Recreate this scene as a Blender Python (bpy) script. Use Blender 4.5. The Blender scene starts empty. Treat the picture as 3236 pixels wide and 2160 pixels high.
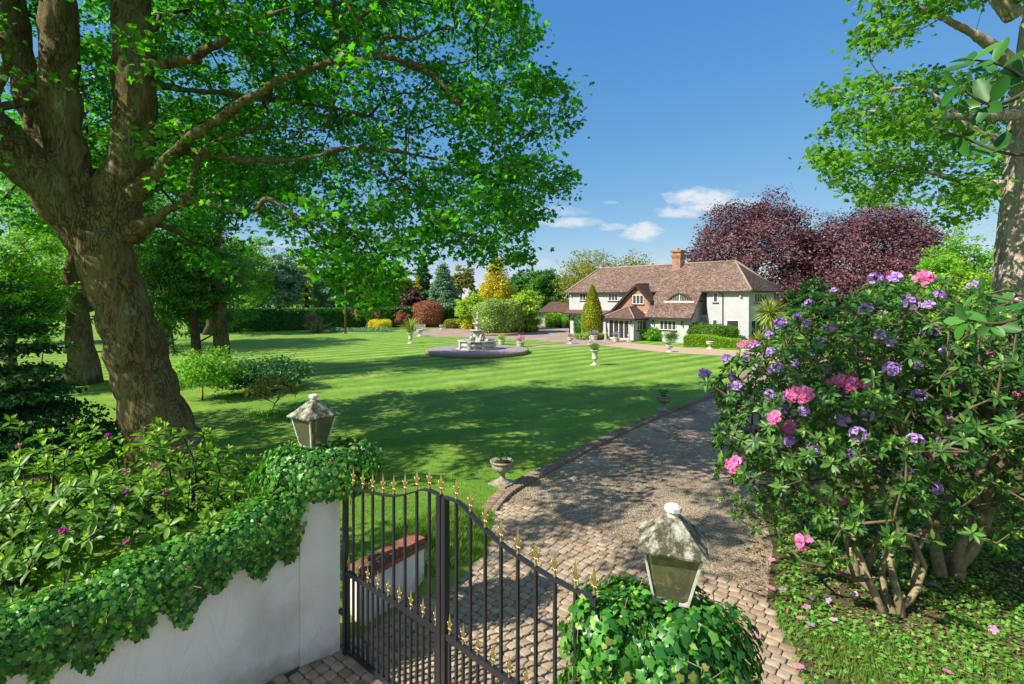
import bpy, math, random
import numpy as np
from mathutils import Vector, Matrix
R = np.random.default_rng(7); random.seed(7)
# ---------------------------------------------------------------- camera, sky, sun, exposure
sc = bpy.context.scene
F, CX, CY, H = 1650.0, 1618.0, 940.0, 4.4          # lens in photo pixels, optical centre, horizon row, eye height
K = 3236/2349.0
cd = bpy.data.cameras.new('camera'); cam = bpy.data.objects.new('camera', cd); sc.collection.objects.link(cam)
cam.location = (0, 0, H); cam.rotation_euler = (math.pi/2, 0, 0)
cd.sensor_width = 36; cd.lens = F/3236*36; cd.shift_y = -(1080-CY)/3236; cd.clip_start = .05; cd.clip_end = 3000
sc.camera = cam
SUN_AZ = math.atan2(-.92, -.39); SUN_EL = math.radians(42)
w = bpy.data.worlds.new("World"); sc.world = w; w.use_nodes = True
wn, wl = w.node_tree.nodes, w.node_tree.links
bg = wn['Background']; bg.inputs[1].default_value = .1
EXPO = .84; SKYK = .1*2**EXPO
sky = wn.new('ShaderNodeTexSky'); sky.sky_type = 'NISHITA'; sky.sun_disc = False
sky.sun_elevation = SUN_EL; sky.sun_rotation = SUN_AZ; sky.altitude = 2500; sky.air_density = 1.0; sky.dust_density = 0; sky.ozone_density = 3.5
def wmath(op, a, b=None, c=None):
    n = wn.new('ShaderNodeMath'); n.operation = op
    for i, v in enumerate((a, b, c)):
        if v is None: continue
        if isinstance(v, (int, float)): n.inputs[i].default_value = v
        else: wl.new(v, n.inputs[i])
    return n.outputs[0]
tc = wn.new('ShaderNodeTexCoord'); sx = wn.new('ShaderNodeSeparateXYZ'); wl.new(tc.outputs['Generated'], sx.inputs[0])
yy = wmath('MAXIMUM', sx.outputs[1], .05)
cu = wmath('DIVIDE', sx.outputs[0], yy); cv = wmath('DIVIDE', sx.outputs[2], yy)
cb = wn.new('ShaderNodeCombineXYZ'); wl.new(cu, cb.inputs[0]); wl.new(wmath('MULTIPLY', cv, 2.2), cb.inputs[1])
nz = wn.new('ShaderNodeTexNoise'); nz.inputs['Scale'].default_value = 22; nz.inputs['Detail'].default_value = 8; nz.inputs['Roughness'].default_value = .62
wl.new(cb.outputs[0], nz.inputs['Vector'])
tot = None
for (x, y, a, b, s) in [(1618, 462, 95, 36, 1), (1560, 488, 66, 15, .8), (1700, 462, 60, 14, .5), (1476, 530, 54, 22, 1), (1302, 510, 84, 13, .8), (1406, 520, 40, 11, .8),
                        (1280, 484, 80, 14, .35), (1400, 464, 20, 5, .4), (1480, 600, 70, 14, .3), (1210, 600, 60, 14, .25), (1740, 520, 70, 20, .25), (640, 560, 60, 12, .4)]:
    u0 = (x*K-CX)/F; v0 = (CY-y*K)/F
    du = wmath('DIVIDE', wmath('SUBTRACT', cu, u0), a*K/F); dv = wmath('DIVIDE', wmath('SUBTRACT', cv, v0), b*K/F)
    r2 = wmath('ADD', wmath('MULTIPLY', du, du), wmath('MULTIPLY', dv, dv))
    m = wmath('SUBTRACT', wmath('ADD', wmath('SUBTRACT', 1.0, r2), wmath('MULTIPLY', nz.outputs[0], 3.4)), 1.7)
    m = wmath('MULTIPLY', wmath('MINIMUM', wmath('MAXIMUM', m, 0), 1), s)
    tot = m if tot is None else wmath('MAXIMUM', tot, m)
mx = wn.new('ShaderNodeMix'); mx.data_type = 'RGBA'; wl.new(wmath('MULTIPLY', tot, .85), mx.inputs[0])
ss = wn.new('ShaderNodeSeparateColor'); wl.new(sky.outputs[0], ss.inputs[0]); sc_ = wn.new('ShaderNodeCombineColor')
for i, (a, e) in enumerate(((.80, 1.04), (.71, .607), (.80, .25))):
    wl.new(wmath('MULTIPLY', wmath('POWER', wmath('MAXIMUM', wmath('MULTIPLY', ss.outputs[i], .168), .0001), e), a/SKYK), sc_.inputs[i])
back = wmath('MINIMUM', wmath('MAXIMUM', wmath('MULTIPLY_ADD', sx.outputs[1], -1.6, .1), 0), 1)          # added fill: sky behind the camera whitened as unseen cloud to lift the shade
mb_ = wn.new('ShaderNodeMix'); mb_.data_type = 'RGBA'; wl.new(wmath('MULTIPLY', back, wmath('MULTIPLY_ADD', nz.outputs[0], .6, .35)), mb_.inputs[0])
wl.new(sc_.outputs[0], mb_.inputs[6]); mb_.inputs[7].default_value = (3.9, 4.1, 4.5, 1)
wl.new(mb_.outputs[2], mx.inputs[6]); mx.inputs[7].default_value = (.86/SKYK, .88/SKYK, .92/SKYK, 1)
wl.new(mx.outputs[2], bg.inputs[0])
sl = bpy.data.lights.new('sun', 'SUN'); sl.energy = 4.8; sl.angle = math.radians(.5); sl.color = (1, .93, .80)
so = bpy.data.objects.new('sun', sl); sc.collection.objects.link(so)
sdir = Vector((math.sin(SUN_AZ)*math.cos(SUN_EL), math.cos(SUN_AZ)*math.cos(SUN_EL), math.sin(SUN_EL)))
so.rotation_euler = sdir.to_track_quat('Z', 'Y').to_euler()
sc.view_settings.view_transform = 'Standard'; sc.view_settings.look = 'None'; sc.view_settings.gamma = 1
sc.view_settings.exposure = EXPO
sc.render.engine = 'CYCLES'
try:
    sc.cycles.max_bounces = 8; sc.cycles.transparent_max_bounces = 8; sc.cycles.transmission_bounces = 5; sc.cycles.diffuse_bounces = 4
except Exception: pass
# ---------------------------------------------------------------- point helpers
def at(px, py, Y): return Vector(((px-CX)/F*Y, Y, H-(py-CY)/F*Y))
def ad(dx, dy, Y): return at(dx*K, dy*K, Y)
def gp(px, py, z=0.0):
    Y = F*(H-z)/(py-CY); return Vector(((px-CX)/F*Y, Y, z))
def sstep(a, b, x):
    t = np.clip((x-a)/(b-a), 0, 1); return t*t*(3-2*t)
# ---------------------------------------------------------------- objects
COL = sc.collection
def tag(o, label=None, cat=None, group=None, kind=None):
    if label: o['label'] = label
    if cat: o['category'] = cat
    if group: o['group'] = group
    if kind: o['kind'] = kind
    return o
def thing(name, label, cat, loc=(0, 0, 0), rz=0, group=None):
    o = bpy.data.objects.new(name, None); COL.objects.link(o); o.location = loc; o.rotation_euler = (0, 0, rz); o.empty_display_size = .2
    return tag(o, label, cat, group)
def link(name, me, mat, parent=None, loc=(0, 0, 0), rot=(0, 0, 0)):
    o = bpy.data.objects.new(name, me); COL.objects.link(o)
    if mat is not None and not me.materials: me.materials.append(mat)
    if parent is not None: o.parent = parent
    o.location = loc; o.rotation_euler = rot
    return o
KIDS = {}
def copy_tree(o, parent=None):
    c = o.copy(); COL.objects.link(c)
    if parent is not None: c.parent = parent
    for ch in [x for x in list(COL.objects) if x.parent == o]: copy_tree(ch, c)
    return c
class MB:
    def __init__(s): s.v = []; s.f = []; s.sm = []
    def add(s, vs, fs, smooth=False):
        b = len(s.v); s.v += [tuple(v) for v in vs]; s.f += [tuple(i+b for i in f) for f in fs]; s.sm += [smooth]*len(fs); return s
    def box(s, x0, x1, y0, y1, z0, z1, M=None):
        vs = [Vector((x, y, z)) for z in (z0, z1) for (x, y) in ((x0, y0), (x1, y0), (x1, y1), (x0, y1))]
        if M: vs = [M @ v for v in vs]
        return s.add(vs, [(3, 2, 1, 0), (4, 5, 6, 7), (0, 1, 5, 4), (1, 2, 6, 5), (2, 3, 7, 6), (3, 0, 4, 7)])
    def loft(s, rings, cap=True, smooth=True, closed=True):
        n = len(rings[0]); b = len(s.v); fs = []
        for r in rings: s.v += [tuple(p) for p in r]
        for i in range(len(rings)-1):
            for j in range(n if closed else n-1):
                k = (j+1) % n; fs.append((b+i*n+j, b+i*n+k, b+(i+1)*n+k, b+(i+1)*n+j))
        s.f += fs; s.sm += [smooth]*len(fs)
        if cap:
            s.f += [tuple(b+j for j in reversed(range(n))), tuple(b+(len(rings)-1)*n+j for j in range(n))]; s.sm += [False]*2
        return s
    def lathe(s, prof, c=(0, 0, 0), n=20, lobes=0, amp=0, smooth=True, cap=True):
        rings = []
        for (r, z) in prof:
            rings.append([(c[0]+r*(1+amp*math.cos(lobes*2*math.pi*j/n))*math.cos(2*math.pi*j/n), c[1]+r*(1+amp*math.cos(lobes*2*math.pi*j/n))*math.sin(2*math.pi*j/n), c[2]+z) for j in range(n)])
        return s.loft(rings, cap, smooth)
    def tube(s, pts, rs, n=8, smooth=True, rough=0):
        pts = [Vector(p) for p in pts]; rings = []; up = None
        if isinstance(rs, (int, float)): rs = [rs]*len(pts)
        for i, p in enumerate(pts):
            d = (pts[min(i+1, len(pts)-1)]-pts[max(i-1, 0)]).normalized()
            if up is None: up = d.orthogonal().normalized()
            up = (up-d*up.dot(d)).normalized(); sd = d.cross(up)
            rings.append([p+(up*math.cos(2*math.pi*j/n)+sd*math.sin(2*math.pi*j/n))*rs[i]*(1+rough*(random.random()-.5)) for j in range(n)])
        return s.loft(rings, True, smooth)
    def prism(s, poly, y0, y1, M=None):      # poly in xz, extruded along y
        n = len(poly); vs = [Vector((x, y0, z)) for x, z in poly]+[Vector((x, y1, z)) for x, z in poly]
        if M: vs = [M @ v for v in vs]
        return s.add(vs, [tuple(range(n)), tuple(reversed(range(n, 2*n)))]+[(j, j+n, (j+1) % n+n, (j+1) % n) for j in range(n)])
    def mesh(s, name):
        me = bpy.data.meshes.new(name); me.from_pydata(s.v, [], s.f); me.polygons.foreach_set('use_smooth', s.sm); me.update(); return me
    def build(s, name, mat, parent=None, loc=(0, 0, 0), rot=(0, 0, 0)): return link(name, s.mesh(name), mat, parent, loc, rot)
def catmull(pts, k=6):
    P = [np.array(p, float) for p in pts]; P = [2*P[0]-P[1]]+P+[2*P[-1]-P[-2]]; out = []
    for i in range(1, len(P)-2):
        for t in np.arange(k)/k:
            out.append(.5*((2*P[i])+(-P[i-1]+P[i+1])*t+(2*P[i-1]-5*P[i]+4*P[i+1]-P[i+2])*t*t+(-P[i-1]+3*P[i]-3*P[i+1]+P[i+2])*t**3))
    out.append(P[-2]); return out
# ---------------------------------------------------------------- materials
def newmat(name):
    m = bpy.data.materials.new(name); m.use_nodes = True; nt = m.node_tree
    return m, nt, nt.nodes, nt.links, nt.nodes['Principled BSDF']
def ramp(N, stops):
    r = N.new('ShaderNodeValToRGB'); e = r.color_ramp.elements
    while len(e) < len(stops): e.new(.5)
    for i, (p, c) in enumerate(stops): e[i].position = p; e[i].color = (*c, 1)
    return r
def surf(name, stops, scale=8, rough=.8, detail=6, bump=0, bscale=None, metal=0, stretch=None, spec=.3, coords='Object', extra=None, nrough=.6):
    m, nt, N, L, b = newmat(name)
    b.inputs['Roughness'].default_value = rough; b.inputs['Metallic'].default_value = metal; b.inputs['Specular IOR Level'].default_value = spec
    t = N.new('ShaderNodeTexCoord'); mp = N.new('ShaderNodeMapping'); L.new(t.outputs[coords], mp.inputs[0])
    if stretch: mp.inputs['Scale'].default_value = stretch
    n = N.new('ShaderNodeTexNoise'); n.inputs['Scale'].default_value = scale; n.inputs['Detail'].default_value = detail; n.inputs['Roughness'].default_value = nrough
    L.new(mp.outputs[0], n.inputs['Vector']); r = ramp(N, stops); L.new(n.outputs[0], r.inputs[0]); L.new(r.outputs[0], b.inputs['Base Color'])
    if bump:
        n2 = N.new('ShaderNodeTexNoise'); n2.inputs['Scale'].default_value = bscale or scale*3; n2.inputs['Detail'].default_value = 8; L.new(mp.outputs[0], n2.inputs['Vector'])
        bp = N.new('ShaderNodeBump'); bp.inputs['Strength'].default_value = min(1, bump*4); bp.inputs['Distance'].default_value = bump; L.new(n2.outputs[0], bp.inputs['Height']); L.new(bp.outputs[0], b.inputs['Normal'])
    return m
def leafmat(name, cols, trans=.35, rough=.45, spec=.35, big=.0, scale=.6, tcol=None):
    m, nt, N, L, b = newmat(name)
    g = N.new('ShaderNodeNewGeometry'); r = ramp(N, [(i/(len(cols)-1), c) for i, c in enumerate(cols)])
    t = N.new('ShaderNodeTexCoord'); n = N.new('ShaderNodeTexNoise'); n.inputs['Scale'].default_value = scale; n.inputs['Detail'].default_value = 2; L.new(t.outputs['Object'], n.inputs['Vector'])
    mm = N.new('ShaderNodeMath'); mm.operation = 'MULTIPLY_ADD'; L.new(n.outputs[0], mm.inputs[0]); mm.inputs[1].default_value = big; 
    m2 = N.new('ShaderNodeMath'); m2.operation = 'MULTIPLY_ADD'; L.new(g.outputs['Random Per Island'], m2.inputs[0]); m2.inputs[1].default_value = 1-big; m2.inputs[2].default_value = 0
    L.new(m2.outputs[0], mm.inputs[2]); L.new(mm.outputs[0], r.inputs[0])
    L.new(r.outputs[0], b.inputs['Base Color']); b.inputs['Roughness'].default_value = rough; b.inputs['Specular IOR Level'].default_value = spec
    if trans:
        tr = N.new('ShaderNodeBsdfTranslucent'); hs = N.new('ShaderNodeMix'); hs.data_type = 'RGBA'; hs.blend_type = 'MULTIPLY'; hs.inputs[0].default_value = 1
        L.new(r.outputs[0], hs.inputs[6]); hs.inputs[7].default_value = (*(tcol or (2.2, 2.4, .7)), 1); L.new(hs.outputs[2], tr.inputs[0])
        ms = N.new('ShaderNodeMixShader'); ms.inputs[0].default_value = trans; L.new(b.outputs[0], ms.inputs[1]); L.new(tr.outputs[0], ms.inputs[2])
        L.new(ms.outputs[0], N['Material Output'].inputs[0])
    return m
def flat(name, c, rough=.6, metal=0, spec=.4): return surf(name, [(.3, tuple(x*.85 for x in c)), (.7, c)], 6, rough, 4, 0, None, metal, spec=spec)
M = {}
def barkmat(name, cols, sc_=5.5, st=.32, crack=.35, bump=.05):
    m, nt, N, L, b = newmat(name); b.inputs['Roughness'].default_value = .92; b.inputs['Specular IOR Level'].default_value = .12
    t = N.new('ShaderNodeTexCoord'); mp = N.new('ShaderNodeMapping'); mp.inputs['Scale'].default_value = (1, 1, st); L.new(t.outputs['Object'], mp.inputs[0])
    n0 = N.new('ShaderNodeTexNoise'); n0.inputs['Scale'].default_value = 3; n0.inputs['Detail'].default_value = 5; L.new(mp.outputs[0], n0.inputs['Vector'])
    ad_ = N.new('ShaderNodeMix'); ad_.data_type = 'RGBA'; ad_.blend_type = 'LINEAR_LIGHT'; ad_.inputs[0].default_value = .45; L.new(mp.outputs[0], ad_.inputs[6]); L.new(n0.outputs['Color'], ad_.inputs[7])
    v = N.new('ShaderNodeTexVoronoi'); v.feature = 'DISTANCE_TO_EDGE'; v.inputs['Scale'].default_value = sc_; L.new(ad_.outputs[2], v.inputs['Vector'])
    v2 = N.new('ShaderNodeTexVoronoi'); v2.inputs['Scale'].default_value = sc_; L.new(ad_.outputs[2], v2.inputs['Vector']); sp = N.new('ShaderNodeSeparateColor'); L.new(v2.outputs['Color'], sp.inputs[0])
    n = N.new('ShaderNodeTexNoise'); n.inputs['Scale'].default_value = 1.6; n.inputs['Detail'].default_value = 10; n.inputs['Roughness'].default_value = .72; L.new(mp.outputs[0], n.inputs['Vector'])
    a = N.new('ShaderNodeMath'); a.operation = 'MULTIPLY_ADD'; L.new(sp.outputs[0], a.inputs[0]); a.inputs[1].default_value = .22; L.new(n.outputs[0], a.inputs[2])
    r = ramp(N, cols); L.new(a.outputs[0], r.inputs[0]); nk = N.new('ShaderNodeTexNoise'); nk.inputs['Scale'].default_value = 2.4; L.new(mp.outputs[0], nk.inputs['Vector']); ak = N.new('ShaderNodeMath'); ak.operation = 'MULTIPLY_ADD'; L.new(nk.outputs[0], ak.inputs[0]); ak.inputs[1].default_value = .34; ak.inputs[2].default_value = -.15; mk = N.new('ShaderNodeMath'); mk.operation = 'ADD'; L.new(v.outputs['Distance'], mk.inputs[0]); mk2 = N.new('ShaderNodeMath'); mk2.operation = 'MAXIMUM'; L.new(ak.outputs[0], mk2.inputs[0]); mk2.inputs[1].default_value = 0; L.new(mk2.outputs[0], mk.inputs[1])
    ec = ramp(N, [(.0, (crack, crack, crack)), (.05, (1, 1, 1))]); L.new(mk.outputs[0], ec.inputs[0])
    x = N.new('ShaderNodeMix'); x.data_type = 'RGBA'; x.blend_type = 'MULTIPLY'; x.inputs[0].default_value = 1; L.new(r.outputs[0], x.inputs[6]); L.new(ec.outputs[0], x.inputs[7]); L.new(x.outputs[2], b.inputs['Base Color'])
    h = ramp(N, [(.0, (0, 0, 0)), (.09, (1, 1, 1))]); L.new(mk.outputs[0], h.inputs[0]); a2 = N.new('ShaderNodeMath'); a2.operation = 'MULTIPLY_ADD'; L.new(n.outputs[0], a2.inputs[0]); a2.inputs[1].default_value = 3.2; L.new(h.outputs[0], a2.inputs[2])
    bp = N.new('ShaderNodeBump'); bp.inputs['Distance'].default_value = bump; L.new(a2.outputs[0], bp.inputs['Height']); L.new(bp.outputs[0], b.inputs['Normal']); return m
M['bark'] = barkmat('bark', [(.3, (.06, .042, .02)), (.5, (.135, .095, .047)), (.62, (.22, .16, .085)), (.72, (.17, .16, .075)), (.85, (.32, .28, .2))], 8, .3, .55, .05)
M['bark_old'] = surf('bark', [(.3, (.06, .042, .026)), (.48, (.13, .095, .058)), (.6, (.2, .15, .095)), (.75, (.15, .15, .085))], 2.2, .9, 9, .06, 5, stretch=(1, 1, .45), nrough=.7)
M['bark_pale'] = barkmat('bark_pale', [(.32, (.16, .12, .085)), (.5, (.33, .26, .19)), (.62, (.44, .36, .27)), (.8, (.5, .44, .35))], 9, .4, .72, .02)
M['twig'] = surf('twig', [(.3, (.045, .035, .025)), (.7, (.11, .085, .055))], 5, .9)
M['twig_pale'] = surf('twig_pale', [(.3, (.14, .11, .065)), (.7, (.33, .27, .16))], 9, .85, 6, .004, 60)
M['white'] = surf('white_render', [(.25, (.38, .385, .39)), (.6, (.44, .45, .465))], 1.1, .85, 6, .004, 25)
M['white_paint'] = flat('white_paint', (.82, .82, .8), .35)
M['black'] = flat('black_iron_paint', (.022, .022, .026), .38, 0, .5)
M['dark_trim'] = flat('dark_trim', (.03, .027, .03), .5)
M['gold'] = surf('gold_paint', [(.3, (.34, .25, .10)), (.7, (.54, .42, .19))], 14, .38, 4, 0, metal=.75)
M['stone_white'] = surf('pale_stone', [(.3, (.26, .25, .2)), (.46, (.46, .44, .38)), (.65, (.56, .54, .49))], 5, .85, 8, .006, 30)
M['stone_old'] = surf('weathered_stone', [(.3, (.13, .12, .085)), (.5, (.3, .27, .2)), (.7, (.42, .39, .3))], 7, .9, 8, .01, 26)
M['compost'] = surf('compost', [(.3, (.02, .014, .01)), (.7, (.06, .042, .03))], 30, .95, 6, .01)
M['candle'] = flat('candle_tube', (.6, .5, .18), .6)
def glass(name, col=(.015, .018, .02), rough=.05):
    m, nt, N, L, b = newmat(name); b.inputs['Base Color'].default_value = (*col, 1); b.inputs['Roughness'].default_value = rough; b.inputs['Specular IOR Level'].default_value = .8; return m
M['pane'] = glass('window_pane', (.03, .035, .03))
def frosted():
    m, nt, N, L, b = newmat('lantern_pane'); b.inputs['Base Color'].default_value = (.15, .15, .09, 1); b.inputs['Roughness'].default_value = .35
    t = N.new('ShaderNodeBsdfTransparent'); t.inputs[0].default_value = (.6, .6, .42, 1); ms = N.new('ShaderNodeMixShader'); ms.inputs[0].default_value = .45
    L.new(b.outputs[0], ms.inputs[1]); L.new(t.outputs[0], ms.inputs[2]); L.new(ms.outputs[0], N['Material Output'].inputs[0]); return m
M['lpane'] = frosted()
M['lroof'] = surf('lichened_lead_roof', [(.46, (.045, .045, .025)), (.52, (.16, .15, .10)), (.58, (.33, .32, .27)), (.7, (.5, .49, .45))], 9, .75, 11, .006, 40, stretch=(1, 1, .5), nrough=.78)
M['lframe'] = surf('lantern_white_paint', [(.3, (.42, .42, .38)), (.6, (.68, .68, .64))], 9, .55, 8)
def brickmat(name, c1, c2, mortar, bw, bh, rough=.85, bump=.01, rot=(0, 0, 0), ms=.012, coords='Object'):
    m, nt, N, L, b = newmat(name); b.inputs['Roughness'].default_value = rough; b.inputs['Specular IOR Level'].default_value = .2
    t = N.new('ShaderNodeTexCoord'); mp = N.new('ShaderNodeMapping'); L.new(t.outputs[coords], mp.inputs[0]); mp.inputs['Rotation'].default_value = rot
    br = N.new('ShaderNodeTexBrick'); br.inputs['Scale'].default_value = 1; br.inputs['Brick Width'].default_value = bw; br.inputs['Row Height'].default_value = bh; br.inputs['Mortar Size'].default_value = ms
    br.inputs['Color1'].default_value = (*c1, 1); br.inputs['Color2'].default_value = (*c2, 1); br.inputs['Mortar'].default_value = (*mortar, 1); L.new(mp.outputs[0], br.inputs['Vector'])
    n = N.new('ShaderNodeTexNoise'); n.inputs['Scale'].default_value = 3; n.inputs['Detail'].default_value = 8; L.new(t.outputs[coords], n.inputs['Vector'])
    r = ramp(N, [(.3, (.7, .7, .7)), (.7, (1.2, 1.2, 1.2))]); L.new(n.outputs[0], r.inputs[0])
    x = N.new('ShaderNodeMix'); x.data_type = 'RGBA'; x.blend_type = 'MULTIPLY'; x.inputs[0].default_value = 1; L.new(br.outputs[0], x.inputs[6]); L.new(r.outputs[0], x.inputs[7]); L.new(x.outputs[2], b.inputs['Base Color'])
    bp = N.new('ShaderNodeBump'); bp.inputs['Distance'].default_value = bump; bp.invert = True; L.new(br.outputs['Fac'], bp.inputs['Height']); L.new(bp.outputs[0], b.inputs['Normal'])
    return m
M['brick'] = brickmat('red_brick', (.33, .125, .06), (.42, .19, .10), (.42, .33, .25), .22, .075, rot=(math.pi/2, 0, 0))
def roofmat(name, stops, rows=.1):
    m, nt, N, L, b = newmat(name); b.inputs['Roughness'].default_value = .9; b.inputs['Specular IOR Level'].default_value = .15
    t = N.new('ShaderNodeTexCoord')
    mp = N.new('ShaderNodeMapping'); mp.inputs['Scale'].default_value = (7.5, 7.5, 17); L.new(t.outputs['Object'], mp.inputs[0])
    vo = N.new('ShaderNodeTexVoronoi'); vo.inputs['Scale'].default_value = 1; L.new(mp.outputs[0], vo.inputs['Vector'])
    sp = N.new('ShaderNodeSeparateColor'); L.new(vo.outputs['Color'], sp.inputs[0])
    n = N.new('ShaderNodeTexNoise'); n.inputs['Scale'].default_value = .9; n.inputs['Detail'].default_value = 9; n.inputs['Roughness'].default_value = .7; L.new(t.outputs['Object'], n.inputs['Vector'])
    a = N.new('ShaderNodeMath'); a.operation = 'MULTIPLY_ADD'; L.new(sp.outputs[0], a.inputs[0]); a.inputs[1].default_value = .55; 
    a2 = N.new('ShaderNodeMath'); a2.operation = 'MULTIPLY'; L.new(n.outputs[0], a2.inputs[0]); a2.inputs[1].default_value = .5; L.new(a2.outputs[0], a.inputs[2])
    r = ramp(N, stops); L.new(a.outputs[0], r.inputs[0]); L.new(r.outputs[0], b.inputs['Base Color'])
    wv = N.new('ShaderNodeTexWave'); wv.bands_direction = 'Z'; wv.wave_profile = 'SAW'; wv.inputs['Scale'].default_value = 1/(rows*6.283)*6.283/2; L.new(t.outputs['Object'], wv.inputs['Vector'])
    ad_ = N.new('ShaderNodeMath'); ad_.operation = 'ADD'; L.new(wv.outputs['Fac'], ad_.inputs[0]); L.new(sp.outputs[1], ad_.inputs[1])
    bp = N.new('ShaderNodeBump'); bp.inputs['Distance'].default_value = .035; L.new(ad_.outputs[0], bp.inputs['Height']); L.new(bp.outputs[0], b.inputs['Normal'])
    return m
M['tiles'] = roofmat('clay_roof_tiles', [(.2, (.085, .05, .043)), (.42, (.14, .085, .072)), (.6, (.19, .125, .105)), (.85, (.32, .26, .2))])
M['tiles_plain'] = roofmat('plain_clay_tiles', [(.15, (.08, .045, .038)), (.5, (.13, .075, .062)), (.85, (.19, .12, .10))])
M['ridge'] = surf('mortared_ridge', [(.3, (.2, .15, .11)), (.7, (.34, .28, .22))], 6, .9)
G = lambda *c: c
M['l_syc'] = leafmat('sycamore_leaf', [G(.010, .055, .006), G(.03, .13, .010), G(.065, .23, .014), G(.17, .4, .03)], .5, .42, .3, .3, .5, (1.9, 2.6, .5))
M['l_syc2'] = leafmat('sycamore_leaf_light', [G(.03, .10, .01), G(.065, .18, .015), G(.13, .28, .025), G(.25, .4, .055)], .42, .45, .3, .3, .5, (1.7, 2.2, .6))
M['l_green'] = leafmat('mid_green_leaf', [G(.03, .10, .018), G(.06, .18, .025), G(.12, .28, .04)], .3, .5, .3, .35, .4)
M['l_bright'] = leafmat('bright_green_leaf', [G(.08, .2, .02), G(.15, .34, .035), G(.27, .48, .07)], .35, .45, .3, .3, .5)
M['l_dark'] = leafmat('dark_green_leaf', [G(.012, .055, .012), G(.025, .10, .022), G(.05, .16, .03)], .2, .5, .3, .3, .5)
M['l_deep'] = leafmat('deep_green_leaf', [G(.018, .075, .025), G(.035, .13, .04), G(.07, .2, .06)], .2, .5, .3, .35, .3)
M['l_blue'] = leafmat('blue_green_needles', [G(.07, .16, .10), G(.13, .26, .17), G(.24, .38, .27)], .15, .6, .2, .35, .4)
M['l_gold'] = leafmat('golden_foliage', [G(.26, .24, .012), G(.5, .45, .02), G(.74, .64, .05)], .25, .6, .2, .35, .5, (1.6, 1.5, .4))
M['l_goldgreen'] = leafmat('golden_green_foliage', [G(.10, .15, .012), G(.26, .31, .02), G(.5, .5, .05)], .25, .6, .2, .3, .6, (1.5, 1.5, .4))
M['l_yellow'] = leafmat('yellow_foliage', [G(.4, .38, .02), G(.62, .56, .03), G(.78, .72, .08)], .25, .6, .2, .3, .5, (1.4, 1.4, .4))
M['l_lime'] = leafmat('lime_foliage', [G(.14, .24, .02), G(.28, .42, .04), G(.44, .56, .08)], .3, .55, .25, .35, .5)
M['l_copper'] = leafmat('copper_beech_leaf', [G(.03, .012, .018), G(.09, .036, .046), G(.18, .085, .10), G(.33, .2, .215)], .12, .5, .3, .6, .3, (1.4, .9, .9))
M['l_olive'] = leafmat('olive_leaf', [G(.10, .13, .025), G(.2, .22, .04), G(.3, .24, .07)], .3, .55, .25, .3, .5)
M['l_red'] = leafmat('reddish_leaf', [G(.14, .05, .03), G(.3, .10, .07), G(.38, .2, .12), G(.2, .2, .05)], .25, .5, .3, .3, .8, (1.8, 1.1, .7))
M['l_varieg'] = leafmat('variegated_leaf', [G(.04, .12, .02), G(.12, .24, .04), G(.3, .4, .1), G(.55, .62, .25)], .2, .45, .3, .2, .8)
M['l_box'] = leafmat('clipped_green_leaf', [G(.09, .2, .01), G(.18, .34, .018), G(.3, .48, .04)], .2, .55, .25, .3, .6)
M['l_yew'] = leafmat('clipped_yew_leaf', [G(.04, .11, .012), G(.09, .2, .02), G(.18, .3, .04)], .2, .5, .3, .25, .6)
M['l_hedge'] = leafmat('hedge_leaf', [G(.015, .075, .012), G(.035, .14, .02), G(.08, .25, .035)], .2, .4, .4, .25, .6)
M['l_ivy'] = leafmat('ivy_leaf', [G(.01, .065, .012), G(.028, .14, .018), G(.07, .25, .03), G(.17, .42, .06)], .25, .36, .4, .2, 2)
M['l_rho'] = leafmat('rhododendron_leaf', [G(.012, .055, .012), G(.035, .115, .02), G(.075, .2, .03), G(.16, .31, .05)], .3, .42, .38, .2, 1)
M['l_rho_light'] = leafmat('rhododendron_leaf_yellow_green', [G(.03, .09, .012), G(.07, .17, .02), G(.13, .27, .03), G(.22, .36, .06)], .32, .42, .35, .2, 1)  # paler, yellower leaf colour of the bush behind the garden wall
M['l_rho_new'] = leafmat('new_growth_leaf', [G(.16, .3, .035), G(.28, .45, .07), G(.42, .52, .16)], .35, .4, .4, .2, 1)
M['l_azalea'] = leafmat('golden_azalea_leaf', [G(.1, .12, .03), G(.25, .26, .06), G(.4, .33, .13)], .3, .5, .3, .2, 1)
M['grassblade'] = leafmat('grass_blade', [G(.05, .14, .015), G(.09, .22, .025), G(.17, .31, .045), G(.34, .38, .14)], .3, .6, .2, .3, 1)
M['cover'] = leafmat('ground_cover_leaf', [G(.05, .16, .02), G(.1, .28, .03), G(.19, .4, .07), G(.34, .48, .16)], .35, .5, .3, .25, 1.2)
M['litter'] = leafmat('dead_leaf', [G(.09, .045, .02), G(.2, .11, .06), G(.34, .22, .13)], .1, .8, .1, .1, 1)
M['strap'] = leafmat('strap_leaf', [G(.12, .18, .03), G(.26, .32, .08), G(.42, .45, .16)], .2, .5, .3, .1, 1)
M['strap_dark'] = leafmat('strap_leaf_bronze', [G(.08, .10, .04), G(.2, .19, .09), G(.36, .32, .17)], .2, .5, .3, .1, 1)
def petal(n, c): return leafmat(n, c, .3, .55, .2, .15, 2, (1.5, 1.2, 1.4))
M['p_lilac'] = petal('lilac_petal', [G(.34, .18, .52), G(.5, .32, .68), G(.66, .5, .8)])
M['p_pink'] = petal('pink_petal', [G(.66, .13, .36), G(.8, .24, .5), G(.86, .42, .62)])
M['p_blush'] = petal('blush_petal', [G(.6, .3, .48), G(.75, .45, .62), G(.8, .6, .72)])
M['p_mag'] = petal('magenta_petal', [G(.34, .03, .24), G(.5, .07, .38)])
M['p_red'] = petal('red_petal', [G(.55, .04, .05), G(.7, .12, .1), G(.75, .5, .12)])
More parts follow.
